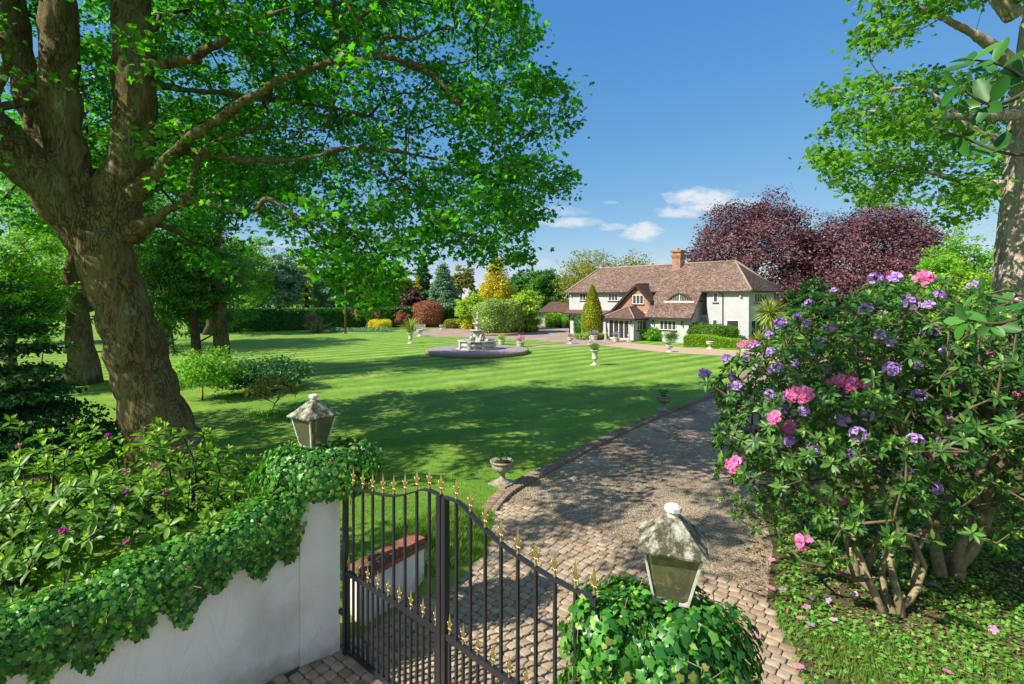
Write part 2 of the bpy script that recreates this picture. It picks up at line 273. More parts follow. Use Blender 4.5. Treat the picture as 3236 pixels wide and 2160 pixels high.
# ---------------------------------------------------------------- leaf meshes
OVAL = (np.array([[0, 0, 0], [-.15, .3, .05], [-.16, .65, .05], [0, 1, -.08], [.16, .65, .05], [.15, .3, .05], [0, .3, 0], [0, .65, 0]]), [(0, 6, 1), (6, 7, 2, 1), (7, 3, 2), (0, 5, 6), (6, 5, 4, 7), (7, 4, 3)])
DIA = (np.array([[0, 0, 0], [-.3, .45, .08], [0, 1, 0], [.3, .45, .08]]), [(0, 3, 2, 1)])
BLADE = (np.array([[-.06, 0, 0], [.06, 0, 0], [.02, 1, .12]]), [(0, 1, 2)])
MAP = (np.array([[0, .28, .04], [0, 0, 0], [-.34, .02, -.03], [-.26, .24, 0], [-.55, .45, -.06], [-.24, .56, .02], [0, 1, -.08], [.24, .56, .02], [.55, .45, -.06], [.26, .24, 0], [.34, .02, -.03]]), [(0, 2, 1), (0, 4, 3, 2), (0, 6, 5, 4), (0, 8, 7, 6), (0, 10, 9, 8), (0, 1, 10)])
IVY = (np.array([[0, .35, .07], [0, .06, 0], [-.3, -.04, -.04], [-.34, .2, .0], [-.46, .42, -.07], [-.25, .6, .02], [0, 1, -.1], [.25, .6, .02], [.46, .42, -.07], [.34, .2, .0], [.3, -.04, -.04]]), [(0, 2, 1), (0, 4, 3, 2), (0, 6, 5, 4), (0, 8, 7, 6), (0, 10, 9, 8), (0, 1, 10)])
BIG = (np.array([[0, 0, 0], [-.12, .1, .03], [-.22, .28, .06], [-.27, .5, .05], [-.24, .72, .03], [-.14, .9, 0], [0, 1, -.04], [.14, .9, 0], [.24, .72, .03], [.27, .5, .05], [.22, .28, .06], [.12, .1, .03], [0, .3, -.02], [0, .7, -.03]]), [(0, 12, 2, 1), (12, 13, 4, 3, 2), (13, 6, 5, 4), (0, 11, 10, 12), (12, 10, 9, 8, 13), (13, 8, 7, 6)])
STRAP = (np.array([[-.022, 0, 0], [.022, 0, 0], [-.032, .4, .0], [.032, .4, .0], [-.025, .75, -.07], [.025, .75, -.07], [0, 1, -.18]]), [(0, 1, 3, 2), (2, 3, 5, 4), (4, 5, 6)])
PETAL = (np.array([[0, 0, 0], [-.22, .4, .12], [-.4, .75, .05], [-.15, 1, -.08], [.15, 1, -.04], [.4, .75, .05], [.22, .4, .12]]), [(0, 6, 5, 4, 3, 2, 1)])
def nrm(a): return a/np.maximum(np.linalg.norm(a, axis=-1, keepdims=True), 1e-9)
def rdir(n): return nrm(R.normal(size=(n, 3)))
def leafmesh(name, mat, parent, P, D, Nn, S, tpl, loc=None, smooth=False):
    tv, tf = tpl; n = len(P); k = len(tv)
    D = nrm(D); X = nrm(np.cross(D, Nn)); N2 = np.cross(X, D); S = np.broadcast_to(np.asarray(S, float), (n,))
    V = P[:, None, :]+S[:, None, None]*(tv[None, :, 0:1]*X[:, None, :]+tv[None, :, 1:2]*D[:, None, :]+tv[None, :, 2:3]*N2[:, None, :])
    if loc is not None: V = V-np.array(loc)
    V = V.reshape(-1, 3)
    ln = np.array([len(f) for f in tf]); li = np.array([i for f in tf for i in f])
    loops = (li[None, :]+(np.arange(n)*k)[:, None]).ravel(); st = np.concatenate([[0], np.cumsum(ln)[:-1]])
    starts = (st[None, :]+(np.arange(n)*len(li))[:, None]).ravel()
    me = bpy.data.meshes.new(name); me.vertices.add(len(V)); me.vertices.foreach_set('co', V.ravel().astype(np.float32))
    me.loops.add(len(loops)); me.loops.foreach_set('vertex_index', loops.astype(np.int32)); me.polygons.add(len(starts)); me.polygons.foreach_set('loop_start', starts.astype(np.int32))
    me.update(calc_edges=True); me.materials.append(mat)
    return link(name, me, None, parent)
def cluster(C, per, spread, flat_=.6, up=.7, droop=.3, centre=None):
    n = len(C)*per; P = np.repeat(C, per, 0)+np.clip(R.normal(size=(n, 3)), -1.7, 1.7)*np.array([spread, spread, spread*flat_])
    D = rdir(n); D[:, 2] = D[:, 2]*.5-droop
    if centre is not None: D += .5*nrm(P-np.array(centre))
    N_ = rdir(n)*.8; N_[:, 2] += up
    if centre is not None: N_ += .4*nrm(P-np.array(centre))
    return P, D, N_
# ---------------------------------------------------------------- branching
def grow(pts, par, rad, attr, step=.6, wig=.08, tip=.008, bias=.25, sag=0.0, expo=2.3):
    """pts/par/rad: fixed skeleton; attr: attractor points. Returns edges arrays a,b,ra,rb."""
    cap = 200000; PT = np.zeros((cap, 3)); PR = np.full(cap, -1); PL = np.zeros(cap); n = len(pts)
    PT[:n] = pts; PR[:n] = par; fixed = np.zeros(cap); fixed[:n] = rad
    for i in range(n):
        if PR[i] >= 0: PL[i] = PL[PR[i]]+np.linalg.norm(PT[i]-PT[PR[i]])
    d0 = np.array([np.min(np.linalg.norm(PT[:n]-a, axis=1)) for a in attr]); tips = []
    for a in attr[np.argsort(d0)]:
        dd = np.linalg.norm(PT[:n]-a, axis=1); c = dd+bias*PL[:n]; j = int(np.argmin(c)); d = dd[j]
        m = max(1, int(d/step)); p0 = PT[j].copy(); prev = j
        for q in range(1, m+1):
            t = q/m; p = p0+(a-p0)*t+(R.normal(size=3)*wig*d*math.sin(math.pi*t) if q < m else 0)
            p[2] += sag*d*math.sin(math.pi*t)
            PT[n] = p; PR[n] = prev; PL[n] = PL[prev]+d/m; prev = n; n += 1
        tips.append(prev)
    W = np.zeros(n); W[tips] = tip**expo
    for i in range(n-1, 0, -1):
        if PR[i] >= 0: W[PR[i]] += max(W[i], tip**expo*.3)
    r = W**(1/expo); r = np.where(fixed[:n] > 0, fixed[:n], r); r = np.maximum(r, tip*.6)
    idx = np.array([i for i in range(n) if PR[i] >= 0 and not (fixed[i] > 0)])
    return PT[idx], PT[PR[idx]], r[idx], np.minimum(r[PR[idx]], r[idx]*1.6), PT[tips]
def edges_mesh(name, mat, parent, A, B, ra, rb, n=5, loc=None):
    D = nrm(A-B); ref = np.tile([0.0, 0, 1], (len(A), 1)); ref[np.abs(D[:, 2]) > .9] = [1, 0, 0]
    U = nrm(np.cross(D, ref)); V = np.cross(D, U); th = np.arange(n)*2*math.pi/n
    ring = np.cos(th)[None, :, None]*U[:, None, :]+np.sin(th)[None, :, None]*V[:, None, :]
    a = A[:, None, :]+ring*ra[:, None, None]; b = B[:, None, :]-D[:, None, :]*rb[:, None, None]*.3+ring*rb[:, None, None]
    VV = np.concatenate([b, a], 1)
    if loc is not None: VV = VV-np.array(loc)
    VV = VV.reshape(-1, 3); f = np.array([[j, (j+1) % n, (j+1) % n+n, j+n] for j in range(n)])
    loops = (f.ravel()[None, :]+(np.arange(len(A))*2*n)[:, None]).ravel()
    me = bpy.data.meshes.new(name); me.vertices.add(len(VV)); me.vertices.foreach_set('co', VV.ravel().astype(np.float32))
    me.loops.add(len(loops)); me.loops.foreach_set('vertex_index', loops.astype(np.int32)); k = len(A)*n; me.polygons.add(k); me.polygons.foreach_set('loop_start', (np.arange(k)*4).astype(np.int32))
    me.polygons.foreach_set('use_smooth', np.ones(k, bool)); me.update(calc_edges=True); me.materials.append(mat)
    return link(name, me, None, parent)
def shape_pts(kind, n, c, rx, ry, rz):
    """attractors inside a crown volume; c centre, radii"""
    if kind in ('cone', 'layered'):
        z = 1-np.sqrt(R.random(n)); z = z**(.9); th = R.random(n)*2*math.pi
        r = (1-z)*(R.random(n)**.35)*(1+.25*np.sin(5*th+3*z))
        if kind == 'layered': z = (np.floor(z*9)+R.random(n)*.28)/9; r = (1-z*.9)*(R.random(n)**.4)*(1+.3*np.sin(3*th+7*np.floor(z*9)))
        return np.stack([c[0]+rx*r*np.cos(th), c[1]+ry*r*np.sin(th), c[2]-rz+2*rz*z], 1)
    if kind == 'column':
        z = R.random(n); th = R.random(n)*2*math.pi; r = np.sin(np.pi*np.clip(.12+z*.88, 0, 1))**.55*(.8+.2*R.random(n))
        return np.stack([c[0]+rx*r*np.cos(th), c[1]+ry*r*np.sin(th), c[2]-rz+2*rz*z], 1)
    if kind == 'dome':
        d = rdir(n*3); d = d[d[:, 2] > -.45][:n]; n = len(d)
        if n < 0: pass
        ph = R.random(3)*6; lum = np.sin(5*d[:, 0]+3*d[:, 2]+ph[0])*np.sin(6*d[:, 1]+ph[1])+.6*np.sin(11*d[:, 0]-9*d[:, 2]+ph[2]); k = (.55+.45*R.random(n)**.5)*(1+.09*lum)
        global LASTO; LASTO = d+.5*rdir(n)*.6+np.array([0, 0, .25])
        return np.array([c[0], c[1], c[2]-rz*.35])+d*k[:, None]*np.array([rx, ry, rz*1.35])
    nl = 26 if kind == 'round' else 11
    L_ = rdir(nl)*(.35+.35*R.random((nl, 1))); L_[:, 2] = np.abs(L_[:, 2])*1.15-.35; lr = .28+.22*R.random(nl)
    k = R.integers(0, nl, n); dd = rdir(n); P = L_[k]+dd*(R.random((n, 1))**.3)*lr[k][:, None]; LASTO = dd+.6*nrm(L_[k])+np.array([0, 0, .3])
    return np.array(c)+P*np.array([rx, ry, rz])*1.12
def tree(name, label, cat, base, height, rad, kind='round', leaf='l_green', clumps=260, per=45, ls=.4, spread=None, trunk=None, clear=.15, group=None, bark='twig', tpl=DIA, flat_=.6, top_thin=False, branches=True, up=.7, droop=.2):
    base = np.array(base, float); t = thing(name, label, cat, base, 0, group)
    rz = height*(1-clear)/2; c = base+np.array([0, 0, height*clear+rz]); P = shape_pts(kind, clumps, c, rad, rad, rz*.97)
    tr = trunk or height*.03; n = 9; zs = np.linspace(0, height*(.92 if kind in ('cone', 'layered', 'column') else .62), n)
    sk = [base+np.array([math.sin(i*1.1)*tr*.5*(i > 0), math.cos(i*1.7)*tr*.4*(i > 0), z]) for i, z in enumerate(zs)]
    rs = [tr*(1.5 if i == 0 else 1-.85*i/(n-1)) for i in range(n)]
    mb = MB(); mb.tube([p-base for p in sk], rs, 9, True, .15); mb.build('trunk', M[bark], t)
    if branches:
        a, b, ra, rb, tips = grow(np.array(sk), [-1]+list(range(n-1)), rs, P, step=1.0 if height > 5 else .35, wig=.06, tip=.009 if height > 5 else .006)
        edges_mesh('branches', M[bark], t, a, b, ra, rb, 4, base)
    sp = spread or rad*.085
    LP, D, N_ = cluster(P, per, sp, flat_, up, droop, c)
    if kind in ('round', 'open', 'dome'): N_ = nrm(np.repeat(LASTO, per, 0))*.95+rdir(len(LP))*.65
    leafmesh('crown', M[leaf], t, LP, D, N_, ls*(.65+.6*R.random(len(LP))), tpl, base)
    return t
def blob(name, label, cat, base, rx, ry, hz, leaf, n=5000, ls=.1, e=1.0, group=None, core=.9, lump=.06, stem=None, shape=None, rz=0, tpl=DIA, fluff=.3):
    """clipped bush: solid leafy body with single leaves all over its surface"""
    base = np.array(base, float); t = thing(name, label, cat, base, 0, group); ph = R.random(6)*6.28; cr, sr = math.cos(rz), math.sin(rz)
    def surf_(u, v):                     # u azimuth, v elevation 0..1 (0 bottom)
        el = -math.pi/2+v*math.pi; ce = np.sign(np.cos(el))*np.abs(np.cos(el))**e; se = np.sign(np.sin(el))*np.abs(np.sin(el))**e
        s = 1+lump*(np.sin(3*u+ph[0]+2*v)+np.sin(5*u+ph[1]-4*v)+np.sin(9*v+ph[2]+2*u))
        if shape is not None: ce = shape(v)*np.ones_like(u); se = 2*v-1
        x, y = rx*ce*np.cos(u)*s, ry*ce*np.sin(u)*s
        return np.stack([x*cr-y*sr, x*sr+y*cr, hz/2*(1+se*s if shape is None else 1+se)], -1)
    nu, nv = 28, 14; U, V = np.meshgrid(np.arange(nu)/nu*2*math.pi, np.linspace(.02, .98, nv)); S = surf_(U, V)
    cc = np.array([0, 0, hz/2]); mb = MB(); mb.loft([[cc+(S[i, j]-cc)*core for j in range(nu)] for i in range(nv)], True, True); mb.build('inner_growth', M[leaf], t)
    u = R.random(n)*2*math.pi; v = np.arccos(1-2*R.random(n)*.999)/math.pi if shape is None else R.random(n); P = surf_(u, v); out = nrm(P-cc)
    P = cc+(P-cc)*(core+(1.04-core)*R.random((n, 1)))+base
    D = out*.5+rdir(n)*.8; leafmesh('foliage', M[leaf], t, P, D, out+rdir(n)*fluff*2, ls*(.7+.6*R.random(n)), tpl, base)
    return t
# ---------------------------------------------------------------- ground
EY = np.array([-5, 2, 6.4, 6.6, 7.0, 7.72, 7.89, 8.87, 9.67, 11.1, 11.8, 13.6, 15.6, 19.2, 23.3, 29, 34, 38.5, 60])
EX = np.array([-13.6, -6.97, -2.75, -2.3, -1.95, -1.33, -.94, -.43, -.38, -.31, .09, 1.3, 2.68, 5.5, 9.06, 13.2, 15.7, 17, 20])
def hgt(x, y):
    s = np.interp(y, EY, EX)-x
    return .03*sstep(0, .08, s)*(1-sstep(11.5, 13.5, y))+.45*sstep(.05, 1.1, s)*(1-sstep(8.6, 13, y))+.02*np.sin(x*.7+1)*np.sin(y*.6)*sstep(.5, 3, s)*(1-sstep(25, 34, y))
def grid(lo, a, b, hi, st):
    mid = list(np.arange(a, b, st)); r = [b]; s = st
    while r[-1] < hi: s *= 1.25; r.append(r[-1]+s)
    l = [a]; s = st
    while l[-1] > lo: s *= 1.25; l.append(l[-1]-s)
    return np.array(list(reversed(l[1:]))+mid+r)
gx = grid(-900, -9, 5, 900, .14); gy = grid(-60, 2, 15, 1400, .14)
XX, YY = np.meshgrid(gx, gy); ZZ = hgt(XX, YY); nx, ny = len(gx), len(gy)
me = bpy.data.meshes.new('lawn'); V = np.stack([XX, YY, ZZ], -1).reshape(-1, 3)
q = (np.arange(ny-1)[:, None]*nx+np.arange(nx-1)[None, :]).ravel(); Fq = np.stack([q, q+1, q+nx+1, q+nx], 1)
me.from_pydata(V.tolist(), [], Fq.tolist()); me.polygons.foreach_set('use_smooth', np.ones(len(Fq), bool)); me.update()
def lawnmat():
    m, nt, N, L, b = newmat('mown_lawn'); b.inputs['Roughness'].default_value = .85; b.inputs['Specular IOR Level'].default_value = .15
    t = N.new('ShaderNodeTexCoord'); s = N.new('ShaderNodeSeparateXYZ'); L.new(t.outputs['Object'], s.inputs[0])
    def mt(op, a, b_=None, c=None):
        n = N.new('ShaderNodeMath'); n.operation = op
        for i, v in enumerate((a, b_, c)):
            if v is None: continue
            if isinstance(v, (int, float)): n.inputs[i].default_value = v
            else: L.new(v, n.inputs[i])
        return n.outputs[0]
    n1 = N.new('ShaderNodeTexNoise'); n1.inputs['Scale'].default_value = .45; n1.inputs['Detail'].default_value = 9; n1.inputs['Roughness'].default_value = .68; L.new(t.outputs['Object'], n1.inputs['Vector'])
    n2 = N.new('ShaderNodeTexNoise'); n2.inputs['Scale'].default_value = 3.5; n2.inputs['Detail'].default_value = 10; n2.inputs['Roughness'].default_value = .75; L.new(t.outputs['Object'], n2.inputs['Vector'])
    wob = mt('MULTIPLY', n1.outputs[0], .9)
    st = mt('ADD', mt('ADD', mt('MULTIPLY', s.outputs[0], .658), mt('MULTIPLY', s.outputs[1], -.753)), wob)
    wv = mt('SINE', mt('MULTIPLY', st, 2*math.pi/1.7)); wv = mt('MULTIPLY', mt('MINIMUM', mt('MAXIMUM', mt('MULTIPLY', wv, 1.6), -1), 1), .5)
    fade = mt('MINIMUM', mt('MAXIMUM', mt('MULTIPLY', mt('SUBTRACT', s.outputs[1], 17), .05), .12), 1)
    val = mt('ADD', mt('MULTIPLY', mt('MULTIPLY', wv, fade), .17), mt('ADD', mt('MULTIPLY', n1.outputs[0], .55), mt('MULTIPLY', n2.outputs[0], .52)))
    r = ramp(N, [(.3, (.05, .14, .015)), (.45, (.105, .225, .026)), (.58, (.17, .29, .038)), (.75, (.33, .4, .09))]); L.new(val, r.inputs[0]); L.new(r.outputs[0], b.inputs['Base Color'])
    n3 = N.new('ShaderNodeTexNoise'); n3.inputs['Scale'].default_value = 55; n3.inputs['Detail'].default_value = 6; mp = N.new('ShaderNodeMapping'); mp.inputs['Scale'].default_value = (1, .6, 1); L.new(t.outputs['Object'], mp.inputs[0]); L.new(mp.outputs[0], n3.inputs['Vector'])
    bp = N.new('ShaderNodeBump'); bp.inputs['Distance'].default_value = .03; bp.inputs['Strength'].default_value = .7; L.new(n3.outputs[0], bp.inputs['Height']); L.new(bp.outputs[0], b.inputs['Normal'])
    return m
M['lawn'] = lawnmat()
tag(link('lawn', me, M['lawn']), 'mown striped lawn running from the gate to the white house', kind='structure')
def sheet(name, pts, z, mat, label):
    mb = MB(); mb.add([(p[0], p[1], z) for p in pts], [tuple(range(len(pts)))]); me = mb.mesh(name)
    if me.polygons[0].normal.z < 0: me.flip_normals()
    return tag(link(name, me, mat), label, kind='structure')
def gravelmat():
    m, nt, N, L, b = newmat('gravel'); b.inputs['Roughness'].default_value = .9; b.inputs['Specular IOR Level'].default_value = .2; t = N.new('ShaderNodeTexCoord')
    v = N.new('ShaderNodeTexVoronoi'); v.inputs['Scale'].default_value = 48; L.new(t.outputs['Object'], v.inputs['Vector']); sp = N.new('ShaderNodeSeparateColor'); L.new(v.outputs['Color'], sp.inputs[0])
    r = ramp(N, [(0, (.15, .12, .09)), (.3, (.30, .235, .165)), (.7, (.42, .335, .245)), (1, (.6, .51, .40))]); L.new(sp.outputs[0], r.inputs[0])
    n = N.new('ShaderNodeTexNoise'); n.inputs['Scale'].default_value = .9; n.inputs['Detail'].default_value = 11; n.inputs['Roughness'].default_value = .72; L.new(t.outputs['Object'], n.inputs['Vector'])
    r2 = ramp(N, [(.55, (0, 0, 0)), (.64, (.65, .65, .65))]); L.new(n.outputs[0], r2.inputs[0]); x = N.new('ShaderNodeMix'); x.data_type = 'RGBA'; L.new(r2.outputs[0], x.inputs[0]); L.new(r.outputs[0], x.inputs[6]); x.inputs[7].default_value = (.10, .11, .035, 1)
    n2 = N.new('ShaderNodeTexNoise'); n2.inputs['Scale'].default_value = .5; n2.inputs['Detail'].default_value = 6; n2.inputs['Distortion'].default_value = .5; L.new(t.outputs['Object'], n2.inputs['Vector']); r3 = ramp(N, [(.35, (.7, .68, .66)), (.65, (1.15, 1.12, 1.08))]); L.new(n2.outputs[0], r3.inputs[0])
    y = N.new('ShaderNodeMix'); y.data_type = 'RGBA'; y.blend_type = 'MULTIPLY'; y.inputs[0].default_value = 1; L.new(x.outputs[2], y.inputs[6]); L.new(r3.outputs[0], y.inputs[7]); L.new(y.outputs[2], b.inputs['Base Color'])
    bp = N.new('ShaderNodeBump'); bp.inputs['Distance'].default_value = .02; L.new(v.outputs['Distance'], bp.inputs['Height']); bp.invert = True; L.new(bp.outputs[0], b.inputs['Normal']); return m
M['gravel'] = gravelmat()
M['gravel_tan'] = surf('tan_gravel', [(.3, (.28, .19, .12)), (.5, (.42, .31, .21)), (.7, (.55, .43, .31))], 20, .9, 10, .02, 40, nrough=.8)
M['tarmac'] = surf('mauve_tarmac', [(.3, (.23, .17, .14)), (.6, (.33, .255, .21))], .5, .9, 8, .004, 60)
M['soil'] = surf('leafy_soil', [(.3, (.035, .025, .014)), (.45, (.08, .06, .03)), (.55, (.06, .09, .025)), (.7, (.13, .1, .06))], 6, .95, 10, .02, 20, nrough=.75)
edge = [(np.interp(y, EY, EX), y) for y in (11.2, 11.8, 13.6, 15.6, 19.2, 23.3, 26, 29, 34, 38.5)]
rightE = [(3.75, 7.67), (4.6, 9.2), (5.4, 11.5), (7.2, 15), (10, 19.5), (13.5, 24.5), (17, 30), (20.5, 35), (24, 39)]
sheet('drive', [(-.42, 11.25), (.69, 10.9), (2.63, 8.64)]+rightE[::1]+edge[::-1], .006, M['gravel'], 'gravel drive curving away beside the lawn')
P2 = lambda *l: [gp(x, y) for x, y in l]
sheet('forecourt', P2((1305, 1052), (1310, 1057), (1343, 1063), (1492, 1066), (1599, 1072), (1689, 1075), (1784, 1082.5), (1793, 1088), (1668, 1096), (1668, 1100), (1796, 1094), (1862, 1090.6), (1915, 1092.5), (2003, 1080), (1960, 1066), (1850, 1050), (1805, 1033), (1700, 1028), (1560, 1029), (1440, 1035), (1380, 1037), (1330, 1041)), .012, M['tarmac'], 'mauve tarmac forecourt left of the house')
sheet('garden_path', P2((1905, 1092), (2090, 1113), (2329, 1127), (2700, 1163), (2700, 1128), (2349, 1108), (2159, 1098), (1971, 1082)), .018, M['gravel_tan'], 'tan gravel path in front of the house')
sheet('woodland_floor', [(2.6, 1), (3.3, 5.5), (3.72, 7.3)]+rightE[:5]+[(16, 19), (30, 18), (40, 6), (30, -4), (2.6, -4)], .004, M['soil'], 'leafy soil under the rhododendrons right of the drive')
def inpoly(p, poly):
    x, y = p[:, 0], p[:, 1]; c = np.zeros(len(p), bool); j = len(poly)-1
    for i in range(len(poly)):
        xi, yi = poly[i]; xj, yj = poly[j]; k = ((yi > y) != (yj > y)) & (x < (xj-xi)*(y-yi)/((yj-yi) or 1e-9)+xi); c ^= k; j = i
    return c
# block paving: one rounded block after another, laid along the gate line
M['paver'] = None
def islandmat(name, cols, rough=.85, scale=9, bump=.004):
    m, nt, N, L, b = newmat(name); b.inputs['Roughness'].default_value = rough; b.inputs['Specular IOR Level'].default_value = .2
    g = N.new('ShaderNodeNewGeometry'); r = ramp(N, [(i/(len(cols)-1), c) for i, c in enumerate(cols)]); L.new(g.outputs['Random Per Island'], r.inputs[0])
    t = N.new('ShaderNodeTexCoord'); n = N.new('ShaderNodeTexNoise'); n.inputs['Scale'].default_value = scale; n.inputs['Detail'].default_value = 10; n.inputs['Roughness'].default_value = .75; L.new(t.outputs['Object'], n.inputs['Vector'])
    rr = ramp(N, [(.3, (.6, .6, .58)), (.7, (1.25, 1.25, 1.25))]); L.new(n.outputs[0], rr.inputs[0])
    x = N.new('ShaderNodeMix'); x.data_type = 'RGBA'; x.blend_type = 'MULTIPLY'; x.inputs[0].default_value = 1; L.new(r.outputs[0], x.inputs[6]); L.new(rr.outputs[0], x.inputs[7]); L.new(x.outputs[2], b.inputs['Base Color'])
    bp = N.new('ShaderNodeBump'); bp.inputs['Distance'].default_value = bump; n4 = N.new('ShaderNodeTexNoise'); n4.inputs['Scale'].default_value = 60; n4.inputs['Detail'].default_value = 6; L.new(t.outputs['Object'], n4.inputs['Vector']); L.new(n4.outputs[0], bp.inputs['Height']); L.new(bp.outputs[0], b.inputs['Normal'])
    return m
M['paver'] = islandmat('paving_block', [(.27, .205, .145), (.35, .265, .185), (.42, .33, .235), (.31, .25, .2)])
M['kerbbrick'] = islandmat('kerb_brick', [(.2, .15, .115), (.28, .2, .15), (.24, .2, .16)])
M['capbrick'] = islandmat('cap_brick', [(.2, .07, .045), (.28, .11, .07), (.24, .12, .085), (.15, .09, .075)])
pave = [(-1.33, 7.72), (-.94, 7.89), (-.43, 8.87), (-.38, 9.67), (-.42, 11.25), (.69, 10.9), (2.63, 8.64), (3.75, 7.67), (3.7, 7.2), (3.2, 5.5), (2.7, 2), (-6.9, 1.6), (-2.75, 6.0), (-2.2, 6.6), (-1.8, 6.9)]
M['joint'] = surf('mossy_joint_sand', [(.3, (.05, .06, .02)), (.6, (.11, .10, .06))], 5, .95, 8)
sheet('paving_bed', pave, .003, M['joint'], 'mossy sand between the paving blocks')
def blocks(cs, ang, L_, W_, h, z0):
    """rounded blocks: top 6-8 corner polygon slightly domed"""
    mb = MB()
    for (x, y), a, l, w_, hh in zip(cs, ang, L_, W_, h):
        l, w_ = l/2, w_/2; c = min(l, w_)*.28; out = [(-l+c, -w_), (l-c, -w_), (l, -w_+c), (l, w_-c), (l-c, w_), (-l+c, w_), (-l, w_-c), (-l, -w_+c)]
        ca, sa = math.cos(a), math.sin(a); tx, ty = (random.random()-.5)*.03, (random.random()-.5)*.03
        f = lambda s, z: [(x+(u*ca-v*sa)*s, y+(u*sa+v*ca)*s, z0+z+u*tx+v*ty) for u, v in out]
        mb.loft([f(1, -.01), f(1, hh-.012), f(.93, hh-.003), f(.8, hh)], False, True); n = len(mb.v); mb.f.append(tuple(range(n-8, n))); mb.sm.append(True)
    return mb
a0 = math.atan2(-.64, .77); ca, sa = math.cos(a0), math.sin(a0); cs = []; L_ = []
r_ = -9.0
while r_ < 14:
    s_ = -12+random.random()*.2
    while s_ < 12:
        l = random.choice((.15, .17, .2, .2)); cs.append((s_+l/2, r_)); L_.append(l-.012); s_ += l
    r_ += .135
cs = np.array(cs); L_ = np.array(L_); W = np.stack([cs[:, 0]*ca-cs[:, 1]*sa, cs[:, 0]*sa+cs[:, 1]*ca], 1)+np.array([0, 6])
k = inpoly(W, pave) & (W[:, 1] > 1.8) & (W[:, 0] > -5.5); W = W[k]; L_ = L_[k]; n = len(W)
tag(blocks(W+R.normal(size=(n, 2))*.002, a0+R.normal(size=n)*.015, L_, [.122]*n, .028+.006*R.random(n), .0).build('paving', M['paver']), 'mossy block paving either side of the gate', kind='structure')
ep = catmull([(np.interp(y, EY, EX), y, 0) for y in (10.6, 11.8, 13.6, 15.6, 19.2, 23.3, 27, 31)], 60); cs = []; an = []; acc = 0
for i in range(1, len(ep)):
    d = ep[i]-ep[i-1]; acc += np.linalg.norm(d)
    if acc > .115:
        acc = 0; t_ = nrm(d[None])[0]; nn = np.array([-t_[1], t_[0]])
        for o_, row in ((.06, 0), (.24, 1)): cs.append(ep[i][:2]+nn*o_); an.append(math.atan2(t_[1], t_[0])+math.pi/2)
n = len(cs); tag(blocks(cs, an, [.21 if i % 2 else .13 for i in range(n)], [.105]*n, [.075 if i % 2 else .085 for i in range(n)], 0).build('kerb', M['kerbbrick']), 'brick kerb between the gravel drive and the lawn', kind='structure')
# ---------------------------------------------------------------- gate
Hc = Vector((-2.055, 6.40, 0)); Cc = Vector((-.695, 5.21, 0)); dL = (Cc-Hc).normalized(); LL = (Cc-Hc).length
dR = Vector((.715, -.70, 0)).normalized(); LR = LL+.06
def zrail(s, L_):        # height of the swept top rail, s from hinge to meeting stile
    xs = np.array([0, .1, .3, .5, .63, .75, .86, 1.0]); zs = np.array([2.15, 2.12, 2.14, 2.19, 2.25, 2.34, 2.43, 2.41])
    return float(np.interp(s/L_, xs, zs))
FIN = MB()
FIN.lathe([(.0105, 0), (.014, .004), (.014, .022), (.009, .03), (.008, .05), (.013, .058), (.013, .066), (.007, .074)], n=8)
FIN.loft([[(a*r, b*r*.6, z) for a, b in ((1, 0), (0, 1), (-1, 0), (0, -1))] for r, z in ((.006, .07), (.012, .10), (.021, .135), (.013, .17), (.007, .20), (.001, .235))], True, False)
for s in (-1, 1):
    FIN.tube([(0, 0, .075), (s*.014, 0, .09), (s*.027, 0, .115), (s*.036, 0, .135), (s*.044, 0, .13), (s*.041, 0, .118)], [.007, .008, .008, .006, .005, .003], 6)
    FIN.tube([(0, 0, .07), (s*.02, 0, .068), (s*.031, 0, .056), (s*.027, 0, .045)], [.006, .007, .005, .003], 6)
finmesh = FIN.mesh('finial'); finmesh.materials.append(M['gold'])
